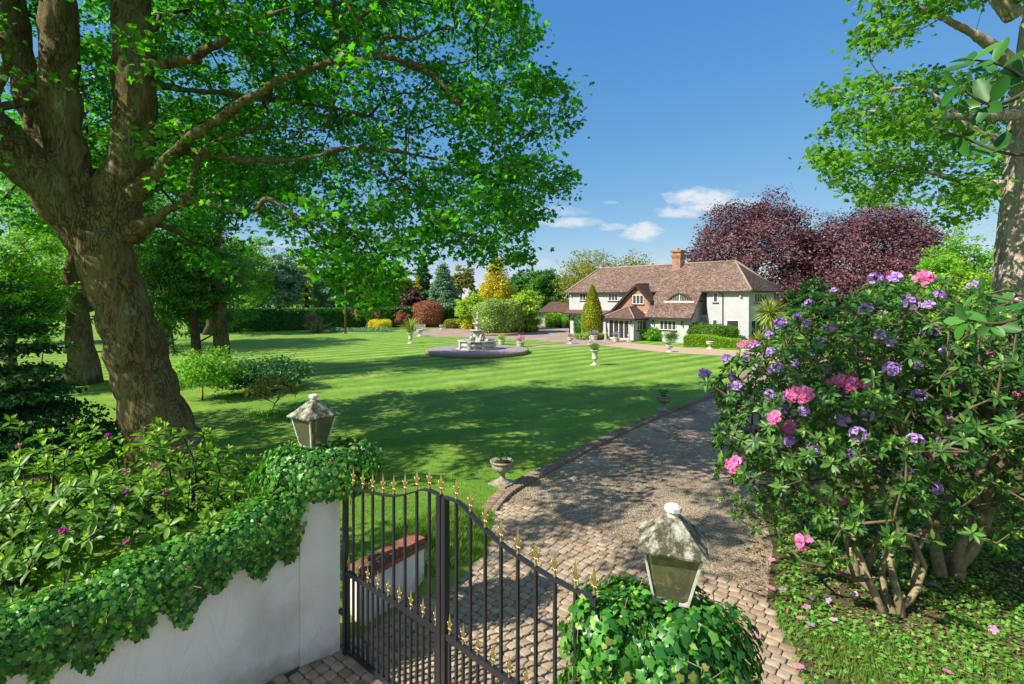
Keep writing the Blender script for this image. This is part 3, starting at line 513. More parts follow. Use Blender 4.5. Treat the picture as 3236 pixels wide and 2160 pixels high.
def gate_leaf(label, base, d, L_):
    rz = math.atan2(d.y, d.x); t = thing('metal_gate', label, 'gate', base, rz, 'pair of driveway gates'); fl = []
    f = MB(); f.box(0, .055, -.028, .028, .05, zrail(0, L_)); f.build('hinge_stile', M['black'], t)
    f = MB(); f.box(L_-.062, L_-.004, -.032, .032, .05, zrail(L_, L_)); f.build('meeting_stile', M['black'], t)
    f = MB(); pts = [(s, zrail(s, L_)) for s in np.linspace(.03, L_-.01, 40)]; pts = [(s, np.mean([zrail(np.clip(s+e, 0, L_), L_) for e in (-.08, -.04, 0, .04, .08)])) for s, z in pts]
    f.loft([[(s, -.024, z), (s, .024, z), (s, .024, z+.018), (s, -.024, z+.018)] for s, z in pts], True, False); f.build('top_rail', M['black'], t)
    f = MB(); f.box(.055, L_-.062, -.022, .022, 1.03, 1.085); f.build('middle_rail', M['black'], t)
    f = MB(); f.box(.055, L_-.062, -.022, .022, .09, .14); f.build('bottom_rail', M['black'], t)
    nb = 9; bars = MB(); bars.box(-.0125, .0125, -.0125, .0125, 0, 1)
    bm_ = bars.mesh('bar'); bm_.materials.append(M['black'])
    def bar(s, z0, z1):
        o = link('bar', bm_, None, t, (s, 0, z0)); o.scale = (1, 1, z1-z0)
    def fin(s, z, k):
        o = link('finial', finmesh, None, t, (s, 0, z)); o.scale = (k, k, k)
    zr = lambda s: float(np.interp(s, [p[0] for p in pts], [p[1] for p in pts]))
    for i in range(1, nb): s = i*L_/nb; bar(s, .14, 1.03); bar(s, 1.085, zr(s)+.002); fin(s, zr(s)+.018, 1)
    fin(.03, zr(.03)+.02, 1)
    for i in range(nb): s = (i+.5)*L_/nb; bar(s, .14, 1.03); fin(s, 1.085, .92)
    if base == Hc:
        fin(L_-.02, zr(L_-.02)+.018, 1)
        for z in (.5, 2.0):
            h = MB(); h.box(-.28, 0, -.02, .02, z, z+.05); h.tube([(-.28, 0, z+.025), (-.31, 0, z+.025)], .022, 8); h.build('hinge', M['black'], t)
    return t
gate_leaf('black gate leaf with gold finials hinged on the white pillar', Hc, dL, LL)
Rh = Cc+dR*(LR+.0)
gl = gate_leaf('black gate leaf with gold finials running to the ivy covered pillar', Rh, -dR, LR-.012)
# ---------------------------------------------------------------- white walls and pillars
pilA = Vector((-2.13, 6.465, 0)); pilB = Vector((-2.51, 6.19, 0)); pd = (pilA-pilB).normalized(); pn = Vector((-pd.y, pd.x, 0))
def M2(o, x): y = Vector((-x.y, x.x, 0)); m = Matrix.Identity(4); m.col[0][:3] = x; m.col[1][:3] = y; m.col[3][:3] = o; return m
def stucco():
    m, nt, N, L, b = newmat('textured_white_render'); b.inputs['Roughness'].default_value = .85
    t = N.new('ShaderNodeTexCoord'); n = N.new('ShaderNodeTexNoise'); n.inputs['Scale'].default_value = 1.3; n.inputs['Detail'].default_value = 9; L.new(t.outputs['Object'], n.inputs['Vector'])
    r = ramp(N, [(.28, (.55, .56, .52)), (.5, (.72, .72, .70)), (.7, (.78, .78, .76))]); L.new(n.outputs[0], r.inputs[0])
    s = N.new('ShaderNodeSeparateXYZ'); L.new(t.outputs['Object'], s.inputs[0]); n5 = N.new('ShaderNodeTexNoise'); n5.inputs['Scale'].default_value = 4; n5.inputs['Detail'].default_value = 8; L.new(t.outputs['Object'], n5.inputs['Vector'])
    a = N.new('ShaderNodeMath'); a.operation = 'MULTIPLY_ADD'; L.new(n5.outputs[0], a.inputs[0]); a.inputs[1].default_value = .9; L.new(s.outputs[2], a.inputs[2])
    r2 = ramp(N, [(.3, (.5, .47, .36)), (.75, (1, 1, 1))]); L.new(a.outputs[0], r2.inputs[0])
    x = N.new('ShaderNodeMix'); x.data_type = 'RGBA'; x.blend_type = 'MULTIPLY'; x.inputs[0].default_value = 1; L.new(r.outputs[0], x.inputs[6]); L.new(r2.outputs[0], x.inputs[7]); L.new(x.outputs[2], b.inputs['Base Color'])
    mp = N.new('ShaderNodeMapping'); mp.inputs['Scale'].default_value = (1, 1, .55); L.new(t.outputs['Object'], mp.inputs[0])
    v = N.new('ShaderNodeTexNoise'); v.inputs['Scale'].default_value = 2.6; v.inputs['Detail'].default_value = 1.2; v.inputs['Distortion'].default_value = 2.2; L.new(mp.outputs[0], v.inputs['Vector'])
    rr = ramp(N, [(.44, (.0, 0, 0)), (.47, (1, 1, 1)), (.475, (.0, .0, .0)), (.56, (.0, 0, 0)), (.585, (.6, .6, .6)), (.59, (0, 0, 0))]); L.new(v.outputs[0], rr.inputs[0])
    bp = N.new('ShaderNodeBump'); bp.inputs['Distance'].default_value = .006; bp.inputs['Strength'].default_value = .55; L.new(rr.outputs[0], bp.inputs['Height'])
    b2 = N.new('ShaderNodeBump'); b2.inputs['Distance'].default_value = .003; n6 = N.new('ShaderNodeTexNoise'); n6.inputs['Scale'].default_value = 60; L.new(t.outputs['Object'], n6.inputs['Vector']); L.new(n6.outputs[0], b2.inputs['Height']); L.new(bp.outputs[0], b2.inputs['Normal']); L.new(b2.outputs[0], b.inputs['Normal'])
    return m
M['stucco'] = stucco()
mb = MB(); mb.box(0, .47, 0, .5, 0, 2.12, M2(pilB, pd)); mb.box(-.04, .51, -.04, .54, 2.12, 2.2, M2(pilB, pd))
t = thing('gate_pillar', 'white rendered pillar carrying the left gate leaf, ivy on its top', 'pillar', pilB); o = mb.build('body', M['stucco'], t, -pilB)
wd = Vector((-.69, -.72, 0)).normalized(); wn_ = Vector((-wd.y, wd.x, 0)); wn_ = wn_ if wn_.x < 0 else -wn_
W0 = pilB-Vector((pn.x, pn.y, 0))*0+wn_*.05
mb = MB(); Mw = Matrix.Identity(4); Mw.col[0][:3] = wd; Mw.col[1][:3] = wn_; Mw.col[2][:3] = (0, 0, 1); Mw.col[3][:3] = W0
wt = [(0, 1.95), (.4, 1.8), (.9, 1.68), (1.6, 1.56), (2.4, 1.5), (5.5, 1.45)]
mb.prism([(-.05, 0)]+[(5.5, 0)]+wt[::-1]+[(-.05, 1.95)], 0, .25, Mw)
t = thing('garden_wall', 'white rendered garden wall curving down from the gate pillar under ivy', 'wall', W0); mb.build('body', M['stucco'], t, -W0)
pR = Vector((1.22, 4.22, 0))
mb = MB(); Mr = Matrix.Translation(pR) @ Matrix.Rotation(math.radians(-30), 4, 'Z'); mb.box(-.25, .25, -.25, .25, 0, 1.8, Mr)
t = thing('gate_pillar', 'pillar right of the gates wholly covered in ivy', 'pillar', pR); mb.build('body', M['stucco'], t, -pR)
# low retaining wall with brick capping inside the gate
a_ = Vector((-2.0, 6.95, 0)); b_ = Vector((-1.33, 7.9, 0)); d_ = (b_-a_); Ld = d_.length; d_.normalize()
t = thing('low_wall', 'low white retaining wall with red brick capping just inside the gate', 'wall', a_); Ml = M2(a_, d_)
mb = MB(); mb.box(0, Ld, 0, .26, 0, .62, Ml); mb.build('body', M['stucco'], t, -a_)
mb = MB()
mb.box(-.02, Ld+.03, -.03, .29, .62, .685, Ml)
n = 14
for i in range(n):
    s0 = i*(Ld+.02)/n; mb.box(s0+.005, s0+(Ld+.02)/n-.005, -.005, .265, .69, .77+.004*random.random(), Ml)
mb.build('brick_capping', M['capbrick'], t, -a_)
# ---------------------------------------------------------------- lanterns
def lantern(label, loc, rz, k=1.0, tilt=(0, 0)):
    t = thing('pillar_lantern', label, 'lantern', loc, rz, 'lanterns on the gate pillars'); t.rotation_euler = (tilt[0], tilt[1], rz); t.scale = (k, k, k)
    m = MB(); m.lathe([(.075, 0), (.08, .02), (.05, .05), (.038, .1), (.042, .13), (.03, .16)], n=14); m.build('stem', M['lframe'], t)
    zb, zt, hb, ht = .15, .59, .125, .215
    fr = MB()
    for i in range(4):
        c, s = [(1, 1), (-1, 1), (-1, -1), (1, -1)][i]; c2, s2 = [(1, 1), (-1, 1), (-1, -1), (1, -1)][(i+1) % 4]
        fr.tube([(c*hb, s*hb, zb), (c*ht, s*ht, zt)], .013, 4, False)
        fr.tube([(c*hb, s*hb, zb+.01), (c2*hb, s2*hb, zb+.01)], .014, 4, False); fr.tube([(c*ht, s*ht, zt-.012), (c2*ht, s2*ht, zt-.012)], .015, 4, False)
        for (ci, si, cj, sj) in ((c, s, c2, s2), (c2, s2, c, s)):     # chamfered corner fillets
            for z, hh, dz in ((zb+.012, hb, .035), (zt-.02, ht, -.035)):
                A = Vector((ci*hh, si*hh, z)); B = A+Vector((cj-ci, sj-si, 0))*.5*.045; Cp = Vector((ci, si, 0))*(hh+(ht-hb)*dz/(zt-zb)); Cp.z = z+dz
                n_ = Vector(((ci+cj)/2, (si+sj)/2, 0))*.006; fr.add([A+n_, B+n_, Cp+n_, A-n_, B-n_, Cp-n_], [(0, 1, 2), (5, 4, 3), (0, 3, 4, 1), (1, 4, 5, 2), (2, 5, 3, 0)])
    fr.box(-hb, hb, -hb, hb, zb-.012, zb); fr.build('frame', M['lframe'], t)
    for i in range(4):
        c, s = [(1, 1), (-1, 1), (-1, -1), (1, -1)][i]; c2, s2 = [(1, 1), (-1, 1), (-1, -1), (1, -1)][(i+1) % 4]; q = .985
        g = MB(); g.add([(c*hb*q, s*hb*q, zb), (c2*hb*q, s2*hb*q, zb), (c2*ht*q, s2*ht*q, zt), (c*ht*q, s*ht*q, zt)], [(0, 1, 2, 3)]); g.build('pane', M['lpane'], t)
    g = MB(); g.lathe([(.03, zb), (.03, zb+.17), (.012, zb+.18)], n=10); g.build('candle_holder', M['candle'], t)
    r = MB(); sq = [(1, 1), (0, 1), (-1, 1), (-1, 0), (-1, -1), (0, -1), (1, -1), (1, 0)]
    prof = [(.258, zt-.022), (.262, zt-.004), (.255, zt+.002), (.205, zt+.045), (.15, zt+.098), (.105, zt+.15), (.066, zt+.19), (.052, zt+.2)]
    r.loft([[(x*h, y*h, z+(.006 if x*y == 0 else 0)) for x, y in sq] for h, z in prof], True, False); r.build('roof', M['lroof'], t)
    f = MB(); f.lathe([(.045, zt+.195), (.05, zt+.205), (.04, zt+.215), (.043, zt+.235)], n=12); f.lathe([(.05, zt+.235), (.068, zt+.245), (.068, zt+.278), (.045, zt+.292)], n=8, smooth=False); f.build('finial', M['lframe'], t)
    return t
lantern('white lantern with lichened roof in the ivy above the white pillar', (-2.56, 6.74, 2.36), math.atan2(.39, .26), .9, (0, 0))
lantern('white lantern with heavily lichened roof on the ivy covered right pillar', (1.27, 4.2, 1.86), math.radians(-15.6), 1.0, (.01, .03))
# ---------------------------------------------------------------- ivy
def ivy_run():
    n = 17000; s = R.random(n)**.95*5.2; top = np.interp(s, [p[0] for p in wt], [p[1] for p in wt])
    th = (R.random(n)*1.5-.42)*math.pi     # around the wall top: from front hanging edge over the top to the back
    lump = 1+.16*np.sin(s*5.1)+.12*np.sin(s*11+2)+.1*R.normal(size=n)
    ry, rz = .3*lump, .27*lump; y = -np.cos(th)*ry; z = np.sin(th)*rz; hang = (th < 0)*(.12+.1*np.sin(s*7)+.08*np.sin(s*17))*np.minimum(1, -th*1.2); z = z-np.maximum(hang, 0)
    k = R.random(n)**.5; y *= .55+.45*k; z = np.where(z > 0, z*(.5+.5*k), z)
    P = np.array(W0)+s[:, None]*np.array(wd)+(y+.10)[:, None]*np.array(wn_); P[:, 2] = top-.02+z
    out = -np.cos(th)[:, None]*np.array(wn_)+np.maximum(np.sin(th), -.1)[:, None]*np.array([0, 0, 1.0])
    return P, out
def ivy_ball(c, r, n, lo=-1.0, yaw=0):
    D = rdir(n); D = D[D[:, 2] > lo]; n = len(D); lump = 1+.10*np.sin(4*D[:, 0]+5*D[:, 2])+.08*np.sin(9*D[:, 1]-6*D[:, 0])
    P = np.array(c)+D*np.array(r)*(lump*(.72+.32*R.random(n)**.5))[:, None]; return P, D
def ivy(name, label, sets, size, base):
    t = thing(name, label, 'ivy', base)
    P = np.concatenate([a for a, b in sets]); O = np.concatenate([b for a, b in sets]); n = len(P)
    D = rdir(n)*.7; D[:, 2] -= .75; D -= O*(D*O).sum(1)[:, None]*.75; N_ = O+rdir(n)*.38+np.array([0, 0, .2])
    leafmesh('leaves', M['l_ivy'], t, P, D, N_, size*(.35+.85*R.random(n)**1.3), IVY, base)
    k = R.random(n) < .05; Pn = P[k]+O[k]*.05; kb_ = R.random(n) < .012; leafmesh('dying_leaves', M['l_azalea'], t, P[kb_]+O[kb_]*.03, D[kb_], N_[kb_], size*.8, IVY, base)
    leafmesh('young_leaves', M['l_rho_new'], t, Pn, D[k], N_[k], size*.6*(.6+.5*R.random(k.sum())), IVY, base)
    a = P[R.integers(0, n, 500)]; b = a+rdir(500)*.12; edges_mesh('stems', M['twig_pale'], t, a, b, np.full(500, .003), np.full(500, .004), 4, base)['kind'] = 'stuff'
    return t
ivy('ivy', 'bright ivy spilling over the long white wall and its gate pillar', [ivy_run(), ivy_ball((-2.5, 6.6, 2.18), (.72, .52, .36), 5200, -.75), ivy_ball((-2.1, 6.75, 2.3), (.42, .35, .28), 1400)], .072, tuple(W0))
ivy('ivy', 'glossy dark ivy mounded over the pillar right of the gates', [ivy_ball((1.22, 4.08, 1.28), (.76, .64, .84), 11500), ivy_ball((1.22, 4.1, 1.3), (.62, .52, .7), 2500), ivy_ball((.74, 3.98, 1.86), (.34, .34, .3), 700)], .088, tuple(pR))
# ---------------------------------------------------------------- the white house
HA = math.atan2(-.753, .658); HL = Vector((7.1, 64.8, 0))
house = thing('house', 'white rendered country house with steep brown tiled roof and brick gable', 'house', HL, HA)
hw = MB(); hw.box(0, 17.4, 0, 6, -.1, 5.05); hw.box(17.4, 18.2, 1.4, 6, -.1, 5.05); hw.box(18.2, 22.3, 0, 6, -.1, 5.05)
MX = Matrix(((0, 1, 0, 0), (1, 0, 0, 0), (0, 0, 1, 0), (0, 0, 0, 1)))        # profile in yz, extruded along x
hw.prism([(-2, -.1), (-2, 2.33), (-1.05, 3.9), (.01, 5.0), (.01, -.1)], 12.46, 17.4, MX)
hw.box(9.0, 12.6, -1.4, .01, -.1, 2.95); hw.box(8.9, 12.46, -4, -1.4, -.1, 2.22); hw.box(17.4, 18.2, .25, 1.4, -.1, 2.6); hw.box(17.4, 18.2, -.02, .25, 2.5, 2.68); hw.box(17.4, 17.52, -.02, .25, -.1, 2.5)
hw.build('wall', M['white'], house)
bk = MB(); gab = [(7.5, 2.95), (12.62, 2.95), (12.62, 4.15), (11.15, 5.62), (10.07, 4.8), (8.79, 3.62)]
bk.prism(gab, -1.42, 1.0); bk.build('brick_gable', M['brick'], house)
# roofs
rf = MB(); E0, E1, y0, y1, ze, zr_ = -.4, 22.75, -.38, 6.38, 5.02, 8.03
v = [(E0, y0, ze), (E1, y0, ze), (E1, y1, ze), (E0, y1, ze), (2.42, 3, zr_), (19.6, 3, zr_)]
rf.add(v, [(0, 1, 5, 4), (1, 2, 5), (2, 3, 4, 5), (3, 0, 4), (3, 2, 1, 0)])
def slab(mb, prof, x0, x1, th=.1, Mx=MX):
    mb.prism([(a, b) for a, b in prof]+[(a, b-th) for a, b in reversed(prof)], x0, x1, Mx)
slab(rf, [(-.1, 5.28), (-.7, 4.66), (-1.3, 3.9), (-1.95, 2.98), (-2.5, 2.46)], 12.7, 17.9)
rf.build('roof', M['tiles'], house)
rf2 = MB(); slab(rf2, [(.02, 2.95), (-.75, 2.5)], -.35, 8.3, .06)
ap = [(8.55, -4.32, 2.27), (12.8, -4.32, 2.27), (12.8, -1.5, 2.27), (8.55, -1.5, 2.27), (10.95, -2.75, 3.45), (10.95, -1.41, 3.45)]
rf2.add(ap, [(0, 1, 4), (1, 2, 5, 4), (3, 0, 4, 5), (0, 3, 2, 1)]); rf2.build('porch_roof', M['tiles_plain'], house)
rf3 = MB(); lp = [(6.6, 2.42), (7.6, 2.85), (8.79, 3.88), (10.07, 5.07), (11.15, 5.9)]; rp = [(11.15, 5.9), (12.98, 4.07)]
rf3.prism(lp+[(a, b-.1) for a, b in reversed(lp)], -1.78, .9); rf3.prism(rp+[(a, b-.1) for a, b in reversed(rp)], -1.78, .9); rf3.build('gable_roof', M['tiles_plain'], house)
rg = MB(); rg.tube([(2.42, 3, 8.05), (19.6, 3, 8.05)], .11, 6)
for a, b in (((19.6, 3, 8.05), (22.75, -.38, 5.06)), ((19.6, 3, 8.05), (22.75, 6.38, 5.06)), ((2.42, 3, 8.05), (-.4, -.38, 5.06)), ((2.42, 3, 8.05), (-.4, 6.38, 5.06))): rg.tube([a, b], .12, 6)
rg.tube([(10.95, -2.75, 3.47), (12.8, -4.32, 2.3)], .08, 6); rg.tube([(10.95, -2.75, 3.47), (8.55, -4.32, 2.3)], .08, 6); rg.tube([(10.95, -2.75, 3.47), (10.95, -1.41, 3.47)], .08, 6); rg.tube([(11.15, -1.76, 5.92), (11.15, .8, 5.92)], .07, 6)
rg.build('ridge_tiles', M['ridge'], house)
for pr, k in ((lp, .3), (rp, .3)):
    vb = MB(); vb.prism([(a, b-.06) for a, b in pr]+[(a, b-.06-k) for a, b in reversed(pr)], -1.80, -1.72); vb.build('verge_board', M['dark_trim'], house)
vb = MB()
pr = [(-.1, 5.2), (-.7, 4.6), (-1.3, 3.84), (-1.95, 2.92), (-2.5, 2.4)]
vb.prism([(a, b) for a, b in pr]+[(a, b-.2) for a, b in reversed(pr)], 17.86, 17.92, MX)
vb.build('verge_board', M['dark_trim'], house)
for q in ((-.5, 12.6, -.5, -.36, 4.93, 5.04), (17.8, 22.87, -.5, -.36, 4.93, 5.04), (22.73, 22.87, -.36, 6.4, 4.93, 5.04), (12.7, 17.95, -2.62, -2.48, 2.3, 2.42), (-.4, 8.3, -.86, -.72, 2.38, 2.5), (8.45, 12.9, -4.46, -4.3, 2.12, 2.25), (12.78, 12.92, -4.3, -2.0, 2.12, 2.25), (12.96, 13.06, -1.75, -1.0, 3.86, 3.98)):
    gt = MB(); gt.box(*q); gt.build('gutter', M['dark_trim'], house)
for pts in ([(19.84, -.06, 0), (19.84, -.06, 4.7), (19.6, -.4, 4.95)], [(12.52, -2.06, 0), (12.52, -2.06, 2.3)], [(.1, -.06, 0), (.1, -.06, 2.4)], [(22.36, 5.6, 0), (22.36, 5.6, 4.9)]):
    gt = MB(); gt.tube(pts, .045, 8); gt.build('drainpipe', M['dark_trim'], house)
ch = MB(); ch.box(12.9, 13.85, 2.4, 3.3, 7.0, 9.5)
for i, (z, e) in enumerate(((8.62, .03), (8.72, .07), (8.82, .11), (8.92, .14), (9.02, .11), (9.32, .14), (9.42, .17))): ch.box(12.9-e, 13.85+e, 2.4-e, 3.3+e, z, z+.1)
ch.box(13.2, 13.5, 2.7, 3.0, 9.5, 9.62); co = ch.build('chimney', M['brick'], house)
m_ = MB(); m_.lathe([(.11, 9.6), (.12, 9.72), (.09, 9.78)], (13.35, 2.85, 0), 10); m_.build('chimney_pot', M['capbrick'], co)
M['lead'] = flat('lead_flashing', (.2, .2, .22), .6)
m_ = MB(); m_.box(12.86, 13.89, 2.3, 2.42, 7.2, 7.5); m_.build('flashing', M['lead'], co)
def window(x0, x1, z0, z1, y=0, n=3, side=False, door=False, lead=True, sill=True, proud=.0):
    """frame stands 3 cm proud of the wall, panes set back in it"""
    Mx = Matrix.Identity(4) if not side else Matrix(((0, -1, 0, 0), (1, 0, 0, 0), (0, 0, 1, 0), (0, 0, 0, 1)))
    # on a side wall x runs back (local +y), wall plane x=y
    def mm(): return MB()
    fr = mm(); b = .06; Y = -y if side else y
    T = (lambda mb, a, b_, c, d, e, f: mb.box(-c if not side else c, 0, 0, 0, 0, 0)) if False else None
    def bx(mb, xa, xb, da, db, za, zb):       # da..db: distance in front of the wall
        if side: mb.box(y+da, y+db, xa, xb, za, zb)
        else: mb.box(xa, xb, y-db, y-da, za, zb)
    bx(fr, x0, x0+b, -.05, .05, z0, z1); bx(fr, x1-b, x1, -.05, .05, z0, z1); bx(fr, x0+b, x1-b, -.05, .05, z1-b, z1); bx(fr, x0+b, x1-b, -.05, .05, z0, z0+(b if not door else .18))
    for i in range(1, n): xm = x0+(x1-x0)*i/n; bx(fr, xm-b*.55, xm+b*.55, -.05, .045, z0+b, z1-b)
    w_ = fr.build('window' if not door else 'patio_door', M['white_paint'], house)
    g = mm(); bx(g, x0+b*.5, x1-b*.5, -.04, .012, z0+b*.5, z1-b*.5); g.build('pane', M['pane'], w_)
    if lead:
        l = mm(); wd_ = (x1-x0)/n
        for i in range(n):
            xa = x0+wd_*i; k = max(2, round(wd_/.17))
            for j in range(1, k): xm = xa+wd_*j/k; bx(l, xm-.008, xm+.008, .012, .022, z0+b, z1-b)
        k = max(3, round((z1-z0)/.22))
        for j in range(1, k): zm = z0+(z1-z0)*j/k; bx(l, x0+b, x1-b, .012, .020, zm-.008, zm+.008)
        l.build('glazing_bars', M['lead'], w_)
    if sill:
        s = mm(); bx(s, x0-.08, x1+.08, -.01, .12, z0-.07, z0-.002); s.build('sill', M['dark_trim'], w_)
    return w_
window(1.75, 3.2, 4.05, 4.92); window(6.09, 7.5, 4.05, 4.92); window(10.5, 11.9, 3.72, 4.7, -1.42); window(14.22, 16.09, 1.18, 2.15, -2, 4)
window(18.86, 19.35, 3.95, 4.9, 0, 1); window(18.8, 19.3, 1.35, 2.3, 0, 1); window(20.2, 21.4, .35, 2.3, 0, 1, lead=False)
window(1.1, 3.8, 3.95, 4.85, 22.3, 5, side=True, lead=False); window(.35, 3.4, .12, 2.3, 22.3, 3, side=True, door=True, lead=False, sill=False)
window(-3.45, -1.6, 1.1, 2.1, 12.46, 4, side=True); window(-1.45, -.95, 1.2, 2.05, 17.4, 1, side=True)
window(9.35, 11.95, .06, 2.12, -4, 4, door=True, lead=False, sill=False)
d_ = MB(); d_.box(1.9, 2.8, -.04, .02, 0, 2.1); d_.build('side_door', M['dark_trim'], house)
m_ = MB(); m_.box(8.9, 9.34, -4.02, -3.9, 0, 2.2)
# eyebrow dormer
ar = [(14.35+3.1*i/14, 4.06+.78*math.sin(math.pi*i/14)**1.3) for i in range(15)]
eb = MB(); eb.prism([(x, z-.08) for x, z in ar], -1.10, .3); e_ = eb.build('eyebrow_window', M['pane'], house)
hd = MB(); hd.prism([(x, z+.05) for x, z in ar]+[(x, z-.06) for x, z in reversed(ar)], -1.22, .5); hd.build('tiled_hood', M['tiles'], e_)
sl_ = MB(); sl_.box(14.2, 17.55, -1.3, -1.05, 3.93, 4.06); sl_.box(15.86, 15.94, -1.13, -1.1, 4.06, 4.72)
for i in range(-6, 7):
    if i: h_ = .78*math.sin(math.pi*(.5+i/15))**1.3-.16; sl_.box(15.9+i*.19-.008, 15.9+i*.19+.008, -1.12, -1.1, 4.06, 4.06+max(h_, .02))
sl_.build('sill', M['white_paint'], e_)
# lamps, baskets and boxes fixed to the walls
for x, yv, z in ((.85, 0, 1.75), (13.5, -2, 1.75), (12.2, -4, 1.75), (19.62, 0, 1.55), (16.75, -2, 1.8), (8.4, 0, 1.8)):
    m_ = MB(); m_.tube([(x, yv, z+.25), (x, yv-.22, z+.3), (x, yv-.24, z+.2)], .018, 6); m_.lathe([(.04, -.14), (.085, .08), (.1, .1), (.03, .18)], (x, yv-.24, z), 6, smooth=False); m_.box(x-.05, x+.05, yv-.03, yv, z+.15, z+.38); m_.build('wall_lamp', M['black'], house)
for x, z in ((.45, 4.6), (21.6, 4.5)):
    m_ = MB(); m_.box(x-.12, x+.12, -.1, 0, z-.1, z+.1); m_.box(x-.07, x+.07, -.26, -.1, z-.03, z+.1); m_.build('alarm_box', M['stone_white'], house)
m_ = MB(); m_.box(8.4, 12.7, -4.9, -4.01, -.02, .1); m_.build('doorstep', M['kerbbrick'], house)
# outbuilding behind, left of the house
ob = gp(1705.5, 1028.7); oz = ob.y
gar = thing('garage', 'white outbuilding with brown hipped roof behind the left end of the house', 'outbuilding', ob, math.radians(-6))
m_ = MB(); m_.box(0, 11, 0, 5, 0, 2.15); m_.build('wall', M['white'], gar)
m_ = MB(); m_.box(-.1, -.02, 2.2, 2.4, 0, 2.1); m_.tube([(-.05, -.05, 0), (-.05, -.05, 2.1)], .05, 6); m_.box(-.4, 11.4, -.42, -.3, 2.05, 2.17); m_.build('gutter', M['dark_trim'], gar)
m_ = MB(); m_.add([(-.35, -.35, 2.15), (11.3, -.35, 2.15), (11.3, 5.3, 2.15), (-.35, 5.3, 2.15), (1.6, 2.5, 3.75), (9.4, 2.5, 3.75)], [(0, 1, 5, 4), (1, 2, 5), (2, 3, 4, 5), (3, 0, 4), (3, 2, 1, 0)]); m_.build('roof', M['tiles_plain'], gar)
# ---------------------------------------------------------------- fountain on its round plinth
FC = Vector((-2.76, 41.8, 0))
M['cobble'] = surf('set_cobbles', [(.35, (.12, .10, .10)), (.5, (.25, .22, .21)), (.65, (.42, .39, .37))], 9, .9, 6, .03, 14, nrough=.7)
t = thing('round_plinth', 'low round cobbled plinth edged with brick under the fountain', 'plinth', FC)
m_ = MB(); m_.lathe([(4.1, 0), (4.1, .26), (4.02, .29)], n=72); m_.build('edging', M['kerbbrick'], t)
m_ = MB(); m_.lathe([(4.0, .2), (4.0, .295)], n=72, smooth=False); m_.build('cobbles', M['cobble'], t)
fb = FC+Vector((0, 0, .295)); ft = thing('fountain', 'white tiered stone fountain with a figure on top', 'fountain', fb)
def octo(prof, mb, n=40, lob=4, amp=.08): mb.lathe(prof, (0, 0, 0), n, lob, amp)
m_ = MB(); octo([(1.62, 0), (1.62, .05), (1.5, .07)], m_, 48, 4, .05); m_.build('base_slab', M['stone_white'], ft)
m_ = MB(); octo([(1.3, .07), (1.36, .12), (1.24, .17), (1.38, .24), (1.45, .36), (1.38, .48), (1.24, .54), (1.3, .58), (1.5, .64), (1.5, .7), (1.36, .71), (1.3, .62), (.3, .56)], m_, 64, 4, .06); m_.build('basin', M['stone_white'], ft)
for i in range(8):
    a = i*math.pi/4+.39; m_ = MB(); mm_ = Matrix.Rotation(a, 4, 'Z'); m_.box(1.22, 1.52, -.14, .14, .07, .66, mm_); m_.build('basin_pier', M['stone_white'], ft)
m_ = MB(); m_.lathe([(1.28, .6), (1.28, .61)], n=40); m_.build('water', M['pane'], ft)
m_ = MB(); m_.lathe([(.45, .55), (.4, .7), (.3, .8), (.27, 1.1), (.4, 1.3), (.42, 1.36)], n=24); m_.build('pedestal', M['stone_white'], ft)
for i in range(4):       # rearing horses round the pedestal
    a = i*math.pi/2+.6; mm_ = Matrix.Rotation(a, 4, 'Z'); q = MB()
    T_ = lambda l: [mm_ @ Vector(p) for p in l]
    q.tube(T_([(.42, 0, .6), (.46, 0, .75), (.5, 0, .92), (.53, 0, 1.05), (.5, 0, 1.16)]), [.13, .16, .15, .10, .07], 10)
    q.tube(T_([(.5, 0, 1.16), (.56, 0, 1.2), (.66, 0, 1.12)]), [.07, .065, .035], 8)
    for s in (-1, 1): q.tube(T_([(.52, s*.07, .95), (.64, s*.08, .9), (.68, s*.08, .78), (.64, s*.08, .7)]), [.05, .04, .03, .025], 6)
    for s in (-1, 1): q.tube(T_([(.45, s*.1, .7), (.55, s*.12, .64), (.55, s*.12, .55)]), [.07, .05, .03], 6)
    q.build('horse', M['stone_white'], ft)
m_ = MB(); m_.lathe([(.1, 1.34), (.3, 1.38), (.56, 1.46), (.62, 1.5), (.6, 1.53), (.4, 1.5), (.1, 1.48), (.14, 1.6), (.17, 1.75), (.1, 1.86), (.12, 1.95)], (0, 0, 0), 32, 8, .04); m_.build('lower_bowl', M['stone_white'], ft)
m_ = MB(); m_.lathe([(.1, 1.93), (.25, 1.97), (.38, 2.03), (.41, 2.06), (.38, 2.08), (.1, 2.06), (.13, 2.16), (.08, 2.26), (.09, 2.33)], (0, 0, 0), 28, 8, .04); m_.build('middle_bowl', M['stone_white'], ft)
m_ = MB(); m_.lathe([(.08, 2.31), (.2, 2.36), (.26, 2.4), (.24, 2.42), (.07, 2.41), (.1, 2.48)], (0, 0, 0), 24, 8, .04); m_.build('top_bowl', M['stone_white'], ft)
